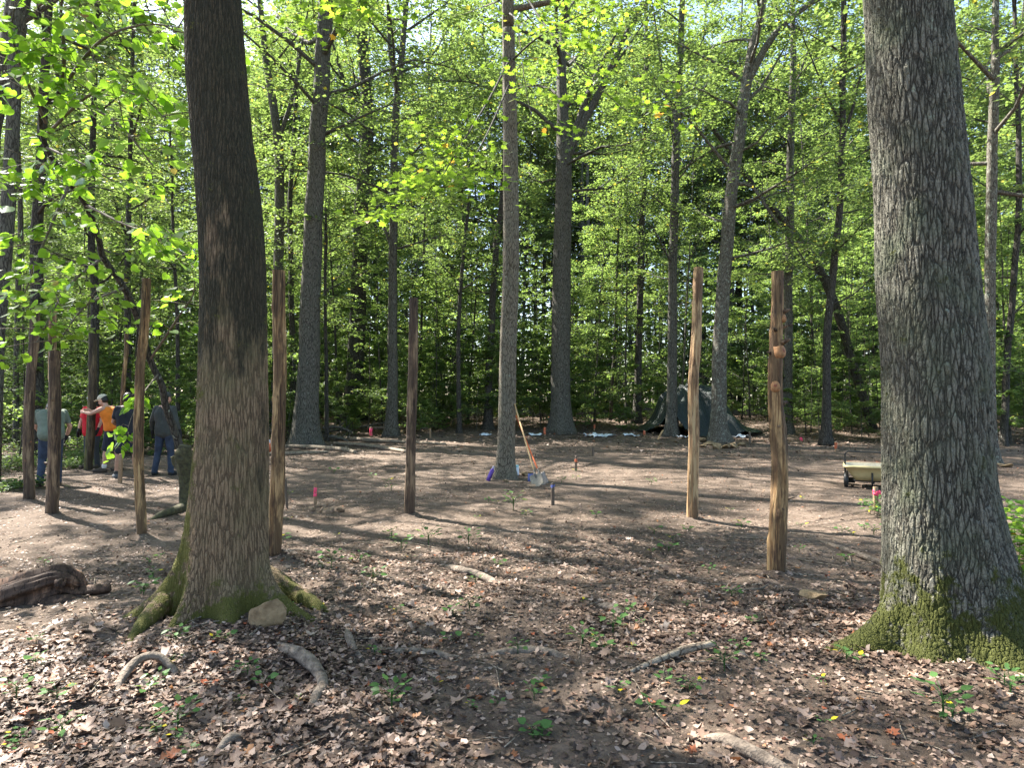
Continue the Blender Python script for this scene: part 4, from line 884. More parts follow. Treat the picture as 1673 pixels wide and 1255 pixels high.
# ------------------------------------------------------------------ dead leaves, twigs, seedlings
def litter():
    rng = np.random.default_rng(31)
    def mk(n, rmin, rmax, smin, smax, dens, tpl, lift, amax=52, rp=1.0):
        N = n * 6; r = np.sqrt(rmin ** 2 + (rmax ** 2 - rmin ** 2) * rng.random(N) ** rp); a = np.radians(rng.uniform(-amax, amax, N)); x = np.sin(a) * r; y = np.cos(a) * r
        k = rng.random(N) < dens(x, y, r); x = x[k][:n]; y = y[k][:n]; m = len(x); z = terrain_fine(x, y) + rng.random(m) * lift
        yaw = rng.uniform(0, 6.28, m); ax = np.stack([np.cos(yaw), np.sin(yaw), rng.normal(0, .12, m)], 1); nm = np.array((0, 0, 1.)) + rng.normal(0, .22, (m, 3))
        s = rng.uniform(smin, smax, m); cu = (rng.normal(.2, .6, m), rng.normal(0, .5, m)); vr = np.clip(rng.beta(1.45, 1.75, m), 0, .999)
        vr = np.where(rng.random(m) < .03, rng.uniform(.93, 1, m), np.minimum(vr, .91))
        return leaves(np.stack([x, y, z], 1) - ax * (s / 2)[:, None], ax, nm, s, tpl, rng, cu, vr)
    def nd(x, y, r):
        d = .22 + .78 * (1 - sstep(4.6, 6.8, r + noise2(x * .9, y * .9, 21) * 2.2))
        d = d + .5 * np.exp(-((x - 3) ** 2 + (y - 4.3) ** 2) / 1.2)
        bare = sstep(.12, .3, noise2(x * .8 + 3, y * .8, 22)); d = d * (1 - .7 * bare)
        d = np.where(((x - 2.8) ** 2 + (y - 4.45) ** 2 < .2) | ((x + 2.1) ** 2 + (y - 5.05) ** 2 < .12), 0, d)
        return d
    def fd(x, y, r): return .26 + .5 * sstep(-.1, .3, noise2(x * .7, y * .7, 23)) - .2 * sstep(12, 20, r)
    parts = [mk(22000, 2.2, 7.5, .018, .055, nd, 'ovate', .02), mk(7500, 2.2, 8, .035, .08, nd, 'oak', .025), mk(900, 2.2, 7.5, .05, .10, nd, 'maple', .02), mk(48000, 2.2, 8.5, .012, .035, nd, 'quad', .012),
             mk(42000, 7, 24, .012, .040, fd, 'quad', .010), mk(3200, 7, 22, .03, .065, fd, 'ovate', .012), mk(26000, 20, 45, .06, .14, lambda x, y, r: .25 + .7 * sstep(-2, 3, y - 25 + x * .1), 'quad', .03)]
    Vs, Fs, vs, k = [], [], [], 0
    for V, F, v in parts: Vs.append(V); Fs.append(F + k); vs.append(v); k += len(V)
    tag(link('leaf_litter', make_mesh('leaf_litter', np.vstack(Vs), np.vstack(Fs), M['litter'], False, np.concatenate(vs))), kind='stuff')
    G = Geo()
    for i in range(950):
        if i < 620: r = rng.uniform(2.5, 8)
        else: r = rng.uniform(8, 26)
        a = R(rng.uniform(-50, 50)); x, y = math.sin(a) * r, math.cos(a) * r; L = rng.uniform(.06, .3) * (1 + r / 14); yw = rng.uniform(0, 6.28)
        P = [];
        for q in (-.5, 0, .5):
            px, py = x + math.cos(yw) * L * q + rng.normal(0, .012), y + math.sin(yw) * L * q + rng.normal(0, .012)
            P.append((px, py, float(terrain_fine(px, py)) + rng.uniform(.003, .022)))
        t = rng.uniform(.0012, .0042) * (1 + r / 16); G.tube(P, [t, t * .9, t * .5], 4, cap=False)
    tag(G.build('fallen_twigs', M['log']), kind='stuff')
litter()
def seedlings():
    rng = np.random.default_rng(41); types = []
    for k in range(5):
        G = Geo(); h = [.03, .06, .05, .09, .12][k]; nl = [4, 6, 5, 9, 12][k]; pos = []; ax = []; nm = []; sz = []
        for j in range(nl):
            a = j * 2.4 + rng.normal(0, .3); hh = h * (.5 + .5 * j / nl); p = np.array((math.cos(a) * .01, math.sin(a) * .01, hh)); d = np.array((math.cos(a), math.sin(a), .15))
            q = p + d * (.012 + h * .25); G.tube([(0, 0, -.01), p * (.3, .3, .7), q], [.0016, .0013, .001], 4, cap=False)
            pos.append(q); ax.append(d + rng.normal(0, .2, 3)); nm.append(np.array((0, 0, 1)) + rng.normal(0, .25, 3)); sz.append(rng.uniform(.02, .042) * (1 + (k > 2) * .2))
        V, F, vr = leaves(np.array(pos), np.array(ax), np.array(nm), np.array(sz), ['ovate', 'maple', 'heart', 'ovate', 'ovate'][k], rng)
        types.append((G.mesh('stem', M['leaf_seedling']), make_mesh('leaves', V, F, M['leaf_seedling'], False, vr)))
    def put(u, v, k, s=1.0, lab=None):
        p = gp(u, v); e = empty('seedling', p, rng.uniform(0, 6)); e.location.z = float(terrain_fine(p[0], p[1])); e.scale = (s,) * 3
        link('stem', types[k][0], e); link('leaves', types[k][1], e); tag(e, lab or 'small green seedling among many on the forest floor', 'seedling', None if lab else 'seedlings on the ground')
    put(640, 1165, 4, 1.3, 'largest bright green seedling at the bottom centre'); put(700, 893, 4, 1.7, 'leafy seedling clump in front of the short dark post')
    put(235, 970, 3, 1.5, 'yellow-green seedling beside the left root of the tan tree')
    for u, v in [(245, 925), (262, 918), (225, 968), (270, 950), (400, 1102), (430, 1120), (388, 1148), (1025, 1012), (950, 1056), (990, 1065), (1000, 1040), (1125, 1135), (1095, 1165), (890, 1200), (870, 1210), (1540, 1175), (1560, 1185), (1640, 1120), (1655, 1140),
                 (530, 930), (545, 935), (610, 950), (655, 905), (765, 1005), (1100, 885), (1380, 868), (1410, 862), (1435, 870), (1445, 850), (1400, 880), (535, 770), (610, 784), (632, 786), (440, 885), (452, 890), (920, 786), (948, 766), (795, 822), (812, 828), (830, 832),
                 (60, 1090), (90, 1150), (30, 1150), (20, 1210), (100, 1215), (290, 1215), (300, 1195), (240, 1140), (250, 1130), (740, 1005), (770, 890), (640, 880), (680, 915), (1310, 905), (1060, 870), (1090, 900), (1215, 860), (1180, 1100), (1400, 1080), (1380, 1085)]:
        put(u + rng.normal(0, 4), v + rng.normal(0, 3), rng.integers(5), rng.uniform(.8, 1.5) * (1 if v > 900 else 1.6))
    for i in range(90):
        u = rng.uniform(0, 1673); v = 760 + 480 * rng.random() ** .8
        if v > 950 and 1380 < u or (250 < u < 470 and 800 < v < 1040): continue
        put(u, v, rng.integers(4), rng.uniform(.5, 1.15) * (1 if v > 950 else 1.3))
    # bits of green leaf fallen at the left behind the posts
seedlings()
def small_plant_patch(name, label, cat, pix, n, hgt, lsize, seed, mat='leaf_seedling', group=None, wid=.4, tpl='ovate'):
    rng = np.random.default_rng(seed); p = gp(*pix); e = empty(name, p); G = Geo(); LF = Leafer(rng)
    for i in range(n):
        a = rng.uniform(0, 6.28); r = wid * math.sqrt(rng.random()); x, y = r * math.cos(a), r * math.sin(a); z0 = gz(p[0] + x, p[1] + y) - p[2]; h = hgt * rng.uniform(.5, 1.1)
        t = np.array((x + rng.normal(0, .1), y + rng.normal(0, .1), z0 + h)); G.tube([(x, y, z0 - .02), (x, y, z0 + h * .5), t], [.005, .004, .002], 4, cap=False)
        for q in range(4):
            s = np.array((x, y, z0)) + (t - (x, y, z0)) * (.4 + .2 * q); aa = rng.uniform(0, 6.28); LF.spray(s, s + np.array((math.cos(aa), math.sin(aa), .1)) * wid * .6, 12, lsize, .35, .25)
    G.build('stem', M['twig'], e); link('leaves', LF.mesh('leaves', M[mat], tpl), e); tag(e, label, cat, group)
small_plant_patch('bush', 'sunlit yellow-green bush at the right edge behind the oak', 'bush', (1700, 935), 30, .62, .075, 5, 'leaf_maple', wid=.55)
small_plant_patch('bush', 'low green weeds beside the ribboned wooden stake', 'bush', (1440, 842), 8, .25, .045, 6, wid=.2)
for k, (u, v, s) in enumerate([(15, 745, 1.2), (25, 800, .7), (100, 735, 1.2), (125, 752, 1.0), (60, 730, 1.2), (5, 770, .9), (112, 765, .6), (140, 748, .9), (8, 720, 1.3), (45, 760, .9)]):
    small_plant_patch('forest_weeds', 'low sunlit weeds on the ground at the far left', 'weeds', (u, v), 12, .35 * s, .08, 200 + k, 'leaf_under', 'weeds at the far left', .6 * s)
print("ground cover ok")

# ------------------------------------------------------------------ man-made things
M['tarp'] = None
def tarp_mat():
    m, t = newmat("dark_green_tarp_material"); co = t.obj()
    n = t.noise(t.obj((1, 1, .5)), 2.2, 6, .6, .8); f = t.noise(co, 12, 6, .65, 1.0)
    bs = t.n("BsdfPrincipled", BaseColor=t.mix(f, (.008, .015, .015), (.022, .034, .032)), Roughness=.46)
    t.set(bs, 'SpecularIORLevel', .35)
    t.set(bs, 'Normal', t.n("Bump", Height=t.math('ADD', n, t.math('MULTIPLY', f, .4)), Strength=1.0, Distance=.10).outputs[0]); t.set(t.out, 'Surface', bs.outputs[0]); return m
M['tarp'] = tarp_mat()
M['plastic_white'] = simple_mat('white_plastic', (.62, .66, .72), .35, .1, 20, .3)
M['black'] = simple_mat('black_metal', (.02, .02, .02), .5, .2)
M['steel'] = simple_mat('worn_steel', (.14, .13, .12), .45, .4, 30, .3, metal=.6)
M['dirt_steel'] = simple_mat('dirty_blade', (.26, .22, .17), .7, .3, 30, .3)
M['orange_handle'] = simple_mat('orange_fibreglass', (.62, .13, .035), .4, .15, 50, .05)
M['ash'] = simple_mat('ash_wood_handle', (.52, .33, .16), .55, .2, 40, .1)
M['purple'] = simple_mat('purple_enamel', (.10, .045, .26), .35, .1, 20, .05, metal=.2)
M['teal'] = simple_mat('pale_blue_plastic', (.30, .55, .60), .4, .1)
M['lid_grey'] = simple_mat('lid_grey', (.33, .3, .4), .4, .1)
M['tub'] = simple_mat('tan_tub_plastic', (.46, .38, .19), .55, .12, 12, .15)
M['tub_in'] = simple_mat('dusty_tub_inside', (.55, .50, .38), .8, .15, 30, .2)
M['stake'] = simple_mat('stake_wood', (.26, .17, .10), .85, .3, 40, .4)
M['stake_dark'] = simple_mat('dark_stake_wood', (.10, .075, .055), .85, .3, 40, .4)
M['pink'] = simple_mat('pink_flagging', (.85, .07, .16), .5, .15, 60, .1)
M['orange'] = simple_mat('orange_flagging', (.50, .12, .05), .5, .15, 60, .1)
M['blue'] = simple_mat('blue_flagging', (.10, .13, .36), .5, .15, 60, .1)

def tarp():
    Y = 28.0; px = FPX / Y
    prof = [(1052, 0), (1062, .05), (1080, .50), (1096, 1.28), (1104, 1.42), (1125, 1.55), (1140, 1.72), (1148, 1.95), (1160, 1.93), (1172, 1.84), (1184, 1.72), (1200, 1.10), (1215, .55), (1228, .20), (1254, .05), (1262, 0)]
    u0, u1 = 1052, 1262; xs = np.linspace((u0 - CX) / px, (u1 - CX) / px, 170); ys = np.linspace(-2.2, 2.2, 110)
    pu = [(u - CX) / px for u, _ in prof]; ph = [h for _, h in prof]; b = np.array(((1150 - CX) / px, Y + 1.6, 0)); b[2] = gz(b[0], b[1])
    X, Yg = np.meshgrid(xs, ys); H = np.interp(X, pu, ph)
    cx = (1150 - CX) / px; H = H * np.clip(1.12 - np.abs((Yg + .35 * np.sin(X * 1.3)) / 2.0) ** 1.9, 0, 1)
    # pleats falling from the ridge points
    ang = np.arctan2(Yg, X - cx); rr = np.hypot(Yg, X - cx)
    H = H + (H > .05) * (.26 * np.abs(np.sin(ang * 5 + .5)) ** .7 + .09 * np.abs(np.sin(ang * 13))) * np.minimum(1, rr) * np.clip(H, 0, 1) + noise2(X * 1.3, Yg * 1.3, 90) * .7 * np.clip(H, 0, .7) + noise2(X * 2.6, Yg * 2.6, 91) * .30 * np.clip(H, 0, .8) + noise2(X * 5, Yg * 5, 92) * .05 + .045
    H = np.maximum(H, .03 + .06 * noise2(X * 4, Yg * 4, 93) ** 2 * 4)
    el = ((X - (pu[0] + pu[-1]) / 2) / ((pu[-1] - pu[0]) / 2)) ** 2 + (Yg / 2.15) ** 2 + .12 * noise2(X * 1.5, Yg * 1.5, 94)
    Z = terrain(X, Yg + b[1]) + H - b[2]; V = np.stack([X - b[0], Yg, Z], -1).reshape(-1, 3); idx = np.arange(len(V)).reshape(X.shape)
    Q = np.stack([idx[:-1, :-1], idx[:-1, 1:], idx[1:, 1:], idx[1:, :-1]], -1).reshape(-1, 4); keep = (el[:-1, :-1] < 1).ravel()
    e = empty('tarp', b); tag(e, 'dark green plastic tarp draped over a heap at the far edge', 'tarp'); o = link('sheet', make_mesh('sheet', V, Q[keep], M['tarp']), e)
    so_ = o.modifiers.new('thickness', 'SOLIDIFY'); so_.thickness = .01
tarp()
def plastic(u, v, w_, label, seed, mat='plastic_white', name='plastic_sheet'):
    rng = np.random.default_rng(seed); p = gp(u, v); G = np.meshgrid(np.linspace(-.5, .5, 22), np.linspace(-.5, .5, 14)); X = G[0] * w_; Yg = G[1] * w_ * .5
    Z = terrain(X + p[0], Yg + p[1]) - p[2] + .03 + np.abs(noise2(X * 5 + seed, Yg * 5, 95)) * .28 + noise2(X * 14, Yg * 14 + seed, 96) * .06
    V = np.stack([X, Yg, Z], -1).reshape(-1, 3); idx = np.arange(len(V)).reshape(X.shape); Q = np.stack([idx[:-1, :-1], idx[:-1, 1:], idx[1:, 1:], idx[1:, :-1]], -1).reshape(-1, 4)
    el = (G[0] ** 2 + G[1] ** 2) * 4 + noise2(G[0] * 5 + seed, G[1] * 5, 97) * 1.2; Q = Q[(el[:-1, :-1] < 1).ravel()]
    o = link(name, make_mesh(name, V, Q, M[mat]), loc=p); o.modifiers.new('t', 'SOLIDIFY').thickness = .004; tag(o, label, 'plastic sheet')
plastic(980, 714, 1.3, 'crumpled white plastic sheet lying left of the tarp', 1)
plastic(874, 712, .6, 'small white scrap lying right of the middle trunk', 2)
plastic(793, 712, .5, 'small pale scrap lying left of the middle trunk', 3)
plastic(1031, 713, .7, 'crumpled pale plastic bag at the left foot of the tarp', 4)
plastic(1122, 716, .8, 'grey-white crumpled plastic at the front of the tarp behind the pale post', 5)
plastic(1210, 716, 1.0, 'pale crumpled plastic against the right front of the tarp', 6)

def along(a, b, t): return a + (b - a) * t
def shovel(foot, head_u, head_v, handle_mat, blade_mat, label, Yt, Yb, square=False):
    a = at(*foot, Yb); a[2] = gz(a[0], a[1]) + .0; t = at(head_u, head_v, Yt); d = t - a; L = np.linalg.norm(d); d /= L
    side = np.cross(d, (0, -1, 0)); side /= np.linalg.norm(side); nn = np.cross(side, d)
    e = empty('shovel', a); tag(e, label, 'shovel'); G = Geo(); G.tube([d * .30, d * .5, d * L], [.017, .0155, .016], 12); G.cap(d * (L - .01), d * L, .017); G.build('handle', M[handle_mat], e)
    G = Geo(); G.tube([d * .22, d * .30, d * .40], [.014, .021, .019], 12); G.build('socket', M['steel'], e)
    xs = np.linspace(-1, 1, 13); ts = np.linspace(0, 1, 14); V = []
    for tt in ts:
        wd = .105 if square else (.115 * math.sqrt(max(0, 1 - max(0, .45 - tt) ** 2 / .2026)) if tt < .45 else .115)
        wd *= (1 - .5 * sstep(.9, 1, tt) * (not square))
        for x in xs: V.append(d * tt * .29 + side * x * max(wd, .003) + nn * (.028 * x * x - .012 * math.sin(tt * 3.1)))
    V = np.array(V); idx = np.arange(len(V)).reshape(14, 13); Q = np.stack([idx[:-1, :-1], idx[:-1, 1:], idx[1:, 1:], idx[1:, :-1]], -1).reshape(-1, 4)
    o = link('blade', make_mesh('blade', V, Q, M[blade_mat]), e); o.modifiers.new('t', 'SOLIDIFY').thickness = .004
Yt_ = MIDY
shovel((880, 796), 841, 661, 'ash', 'dirt_steel', 'shovel with pale wooden handle and dirty blade leaning on the middle trunk', Yt_ - .1, gp(880, 796)[1])
shovel((889, 794), 843, 680, 'orange_handle', 'steel', 'shovel with orange handle and dark square blade leaning on the middle trunk', Yt_ + .12, gp(888, 793)[1], True)
def bottle(pa, pb, r, mat, lid, label, name, cup=False):
    b = gp(*pa); t = at(*pb, b[1] + (.04 if not cup else 0)); d = t - b; L = np.linalg.norm(d); e = empty(name, b); d /= L
    G = Geo(); 
    if cup: G.tube([d * 0, d * .01, d * L * .8], [r * .7, r * .72, r], 20)
    else: G.tube([d * .0, d * .01, d * L * .72, d * L * .80, d * L * .84], [r * .85, r, r, r * .7, r * .6], 20)
    G.build('body', M[mat], e); G = Geo(); G.tube([d * L * .8, d * L * .82, d * L * .97, d * L], [r * (1.06 if cup else .55)] * 2 + [r * (1.0 if cup else .55), r * .4], 16); G.build('lid', M[lid], e); tag(e, label, name.replace('_', ' '))
bottle((797, 786), (807, 762), .042, 'purple', 'lid_grey', 'purple metal water bottle leaning on the left foot of the middle trunk', 'water_bottle')
bottle((846, 777), (844, 760), .042, 'plastic_white', 'teal', 'pale blue lidded tumbler by the right foot of the middle trunk', 'tumbler', True)
def jug():
    b = gp(867, 787); e = empty('bucket', b); tag(e, 'small dark blue can standing beside the shovel blades', 'can'); G = Geo(); G.tube([(0, 0, 0), (0, 0, .01), (0, 0, .15), (0, 0, .16)], [.045, .055, .055, .05], 20); G.build('body', M['blue'], e)
    G = Geo(); G.tube([(0, 0, .15), (0, 0, .175)], [.052, .05], 20); G.build('lid', M['black'], e)
jug()
def cart():
    b = gp(1420, 802); b = at(1420, 802 - 11, b[1] + .5); b[2] = gz(b[0], b[1]); e = empty('garden_cart', b, R(-27)); tag(e, 'tan plastic garden cart with a black handle, partly behind the oak', 'cart')
    k = b[1] / FPX; x0 = (1384 - 1420) * k; L = .95; W = .8; xc = x0 + L / 2; zt = (802 - 768) * k + .03; zb = zt - .27
    def ringp(z, sx, sy):
        P = []
        for a in range(32):
            t = a / 32 * 2 * math.pi; c, s = math.cos(t), math.sin(t); P.append((xc + sx * np.sign(c) * abs(c) ** .25, sy * np.sign(s) * abs(s) ** .25, z))
        return np.array(P)
    rings = [ringp(zt - .004, L / 2 + .025, W / 2 + .025), ringp(zt, L / 2 + .02, W / 2 + .02), ringp(zt, L / 2 - .01, W / 2 - .01)]
    inner = [ringp(zt - .002, L / 2 - .01, W / 2 - .01), ringp(zt - .08, L / 2 - .05, W / 2 - .03), ringp(zb + .02, L / 2 - .16, W / 2 - .09), ringp(zb + .015, .02, .02)]
    outer = [ringp(zt - .03, L / 2 + .025, W / 2 + .025), ringp(zt - .03, L / 2, W / 2), ringp(zb + .1, L / 2 - .10, W / 2 - .05), ringp(zb, L / 2 - .17, W / 2 - .10), ringp(zb, .02, .02)]
    def strip(rs, nm, mt, par):
        V = np.vstack(rs); idx = np.arange(len(V)).reshape(len(rs), 32); Q = np.stack([idx[:-1], np.roll(idx, -1, 1)[:-1], np.roll(idx, -1, 1)[1:], idx[1:]], -1).reshape(-1, 4); return link(nm, make_mesh(nm, V, Q, M[mt]), par)
    tub = strip([outer[0]] + rings[:1] + rings, 'rim', 'tub', e); strip(outer, 'tub', 'tub', e); strip(inner, 'tub_inside', 'tub_in', e)
    G = Geo()
    for sy in (-.16, .16): G.box((xc, sy, zb - .02), (L * .72, .03, .03))
    for sx in (-.42, .0, .42): G.box((xc + sx, 0, zb - .045), (.03, W * .8, .02))
    for sx in (-.02, .42): 
        G.box((xc + sx, -W / 2 + .035, zb + .02), (.028, .02, .26)); G.box((xc + sx, -W / 2 + .06, zb - .1), (.03, .03, .14))
    G.tube([(x0 + .03, -W / 2 + .14, .13), (x0 + L - .03, -W / 2 + .14, .13)], [.012, .012], 8); G.tube([(x0 + .03, W / 2 - .14, .13), (x0 + L - .03, W / 2 - .14, .13)], [.012, .012], 8)
    G.box((x0 + .1, -.16, zb - .04), (.16, .03, .05)); G.box((x0 + .1, .16, zb - .04), (.16, .03, .05)); G.build('frame', M['black'], e, False)
    for sx in (x0 + .03, x0 + L - .03):
        for sy in (-W / 2 + .17, W / 2 - .17):
            G = Geo(); rr = .135; G.tube([(sx - .035, sy, .135), (sx - .028, sy, .135), (sx + .028, sy, .135), (sx + .035, sy, .135)], [rr * .8, rr, rr, rr * .8], 26); wh = G.build('wheel', M['black'], e)
            G = Geo(); G.tube([(sx - .04, sy, .135), (sx + .04, sy, .135)], [.06, .06], 16); G.build('rim', M['steel'], wh)
    G = Geo(); zh = (802 - 745) * k; G.tube(interp([(x0 + .02, 0, zb - .03), (x0 + .01, 0, zb + .2), (x0 + .015, 0, zh - .05), (x0 + .06, 0, zh), (x0 + .3, 0, zh - .005), (x0 + .9, 0, zh - .01)], 24, False), [.017] * 24, 10); G.build('handle', M['black'], e)
cart()
def stake(u, vb, vt, wpx, mat, flag, label, fl=(0, .35), ut=None, name='survey_stake', knot=False):
    b = gp(u, vb); k = b[1] / FPX; h = (vb - vt) * k * 1.0; w_ = max(wpx * k, .012); dx = ((ut or u) - u) * k; e = empty(name, b, random.Random(u).uniform(-.5, .5)); tag(e, label, 'stake')
    G = Geo(); V = []
    for z, s in ((-.1, 1), (0, 1), (h * .6, 1), (h * .985, .97), (h, .8)):
        for sx, sy in ((-1, -1), (1, -1), (1, 1), (-1, 1)): V.append((sx * w_ / 2 * s + dx * z / h, sy * w_ / 2 * s, z))
    Q = [(i * 4 + j, i * 4 + (j + 1) % 4, i * 4 + 4 + (j + 1) % 4, i * 4 + 4 + j) for i in range(4) for j in range(4)] + [(16, 17, 18, 19)]
    G.add(V, Q); G.build('stick', M[mat], e, False)
    if flag:
        za = h * (1 - fl[0]); zb = h * (1 - fl[1]); G = Geo(); r = w_ * .62; n = 7; rng = np.random.default_rng(int(u))
        G.tube([(dx * (zb + (za - zb) * i / n) / h + rng.normal(0, w_ * .08), rng.normal(0, w_ * .08), zb + (za - zb) * i / n) for i in range(n + 1)], r * (1 + .2 * rng.random(n + 1)), 9)
        if knot:
            G.ell((dx + w_ * .4, -w_ * .6, (za + zb) / 2), (w_ * .7, w_ * .4, w_ * .5)); G.tube([(w_ * .5, -w_ * .7, za * .97), (w_ * 1.3, -w_ * .8, zb), (w_ * 1.1, -w_ * .8, zb - h * .12)], [w_ * .3, w_ * .35, w_ * .1], 5)
        G.build('ribbon', M[flag], e)
stake(515, 826, 790, 4, 'stake', 'pink', 'stake wrapped with a pink ribbon between tall left post and short dark post', (.2, .6))
stake(903, 826, 790, 4.5, 'stake_dark', 'blue', 'short dark stake with a scrap of blue ribbon, right of the shovels', (.08, .2))
stake(941, 770, 745, 3.2, 'stake_dark', 'orange', 'thin dark stake with a red band in mid-clearing', (.2, .4))
stake(968, 746, 731, 2.8, 'stake_dark', None, 'small bare stake beyond the red-banded one')
stake(890, 712, 698, 3, 'stake', 'orange', 'far orange-flagged stake in front of the forked grey tree', (.05, .8))
stake(971, 704, 694, 2.6, 'stake', 'orange', 'far orange-topped stake behind the white plastic sheet', (.0, .6))
stake(606, 715, 698, 3.4, 'stake', 'pink', 'far pink-flagged stake beside the slim grey tree', (.1, .8))
stake(1431, 836, 796, 6, 'stake', 'pink', 'wooden stake tied with a bright pink ribbon in front of the cart', (.12, .32), knot=True)
stake(1309, 726, 716, 3, 'stake', 'pink', 'tiny far pink-topped stake right of the knotty post', (0, .5))
stake(1366, 738, 722, 3, 'stake', 'orange', 'tiny far red-topped stake left of the cart', (.1, .7))
stake(1053, 714, 704, 3, 'stake', 'orange', 'small upright red-topped stake at the left foot of the tarp', (0, .6))
stake(1075, 718, 703, 2.6, 'ash', None, 'pale stick leaning right at the left foot of the tarp', ut=1083)
stake(703, 716, 700, 2.4, 'stake', None, 'thin bare stake behind the short dark post')
stake(1225, 724, 706, 3, 'stake_dark', None, 'dark little stake at the right end of the tarp')
stake(469, 831, 783, 2.6, 'stake_dark', None, 'thin dark rod right beside the tall yellow-brown post', ut=466)
stake(196, 790, 742, 5, 'stake', None, 'thin brown stake between the legs of the person in black shorts', ut=197)
def saw():
    b = gp(434, 742); e = empty('chainsaw', b); tag(e, 'orange and white chainsaw resting on the ground behind the tall left post', 'chainsaw'); G = Geo()
    G.ell((0, 0, .17), (.22, .12, .14)); G.ell((.1, 0, .2), (.14, .12, .12)); G.build('body', M['orange'], e); G = Geo(); G.tube(interp([(-.1, 0, .25), (-.08, 0, .4), (.1, 0, .42), (.15, 0, .25)], 12), [.018] * 12, 8); G.build('handle', M['plastic_white'], e)
    G = Geo(); G.box((-.42, 0, .13), (.5, .01, .08)); G.build('bar', M['steel'], e)
saw()
print("objects ok")
# ------------------------------------------------------------------ people
def skinm(name, col, dark=.25): return simple_mat(name, col, .55, dark * .5, 25, .05, spec=.35)
M['skin'] = skinm('fair_skin', (.50, .29, .205)); M['skin_tan'] = skinm('tan_skin', (.36, .20, .13)); M['eye'] = simple_mat('eye', (.03, .02, .02), .3, .1, bump=0)
def cloth(name, col, var=.18): return simple_mat(name, col, .85, var, 9, .5, dist=.03)
M['tee_green'] = cloth('sage_green_cotton', (.125, .15, .115)); M['denim'] = cloth('blue_denim', (.028, .040, .068), .45); M['red'] = cloth('red_cotton', (.60, .018, .03)); M['orange_tank'] = cloth('orange_cotton', (.72, .20, .02))
M['blackcloth'] = cloth('black_cloth', (.014, .016, .022)); M['navy'] = cloth('navy_cloth', (.018, .022, .036)); M['charcoal'] = cloth('charcoal_knit', (.045, .05, .046)); M['greypants'] = cloth('dark_grey_trousers', (.04, .045, .05))
M['cream'] = cloth('cream_cap_cloth', (.55, .50, .38)); M['hair_dark'] = simple_mat('dark_hair', (.012, .009, .008), .5, .3, 60, .6); M['hair_white'] = simple_mat('white_hair', (.55, .55, .57), .6, .2, 60, .6)
M['shoe'] = cloth('brown_shoe', (.055, .042, .032)); M['shoe_grey'] = cloth('grey_shoe', (.09, .095, .10)); M['sock'] = cloth('white_sock', (.65, .63, .6)); M['glove'] = cloth('black_glove', (.016, .016, .018)); M['sock_dark'] = cloth('dark_sock', (.03, .03, .03))
def remesh(G, name, mat, parent, vox=.009, sm=5):
    o = G.build('tmp', mat); md = o.modifiers.new('r', 'REMESH'); md.mode = 'VOXEL'; md.voxel_size = vox; md.use_smooth_shade = True
    s_ = o.modifiers.new('s', 'SMOOTH'); s_.iterations = sm; s_.factor = .5
    dg = bpy.context.evaluated_depsgraph_get(); ev = o.evaluated_get(dg); me = bpy.data.meshes.new_from_object(ev); me.name = name
    me.polygons.foreach_set('use_smooth', np.ones(len(me.polygons), bool)); me.materials.clear(); me.materials.append(mat)
    old = o.data; bpy.data.objects.remove(o); bpy.data.meshes.remove(old); return link(name, me, parent)
A = lambda *t: np.array(t, float)
def hand(G, wr, d, palm_n, side, curl=.6, r=1.0):
    """palm, four fingers and a thumb; d along the forearm, palm_n out of the palm, side towards the thumb"""
    d = d / np.linalg.norm(d); palm_n = palm_n - d * np.dot(palm_n, d); palm_n /= np.linalg.norm(palm_n); s = np.cross(d, palm_n); s = s * (1 if np.dot(s, side) > 0 else -1)
    for k in (-.026, -.009, .009, .026): G.cap(wr + s * k * .7 + d * .01, wr + s * k + d * .085, .015 * r, .013 * r, 8)
    for k, L in ((-.030, .058), (-.010, .072), (.010, .078), (.029, .068)):
        p = wr + s * k + d * .088; a = .25 * curl
        for f in (.45, .33, .25):
            v = d * math.cos(a) + palm_n * math.sin(a); q = p + v * L * f; G.cap(p, q, .0098 * r, .0088 * r, 7); p = q; a += .75 * curl
    p = wr + s * .026 + d * .02; v = d * .62 + s * .7 + palm_n * .25; v /= np.linalg.norm(v); q = p + v * .042; G.cap(p, q, .0125 * r, .0105 * r, 8); v2 = d * .85 + s * .15 + palm_n * .45; v2 /= np.linalg.norm(v2); G.cap(q, q + v2 * .032, .0105 * r, .0095 * r, 8)
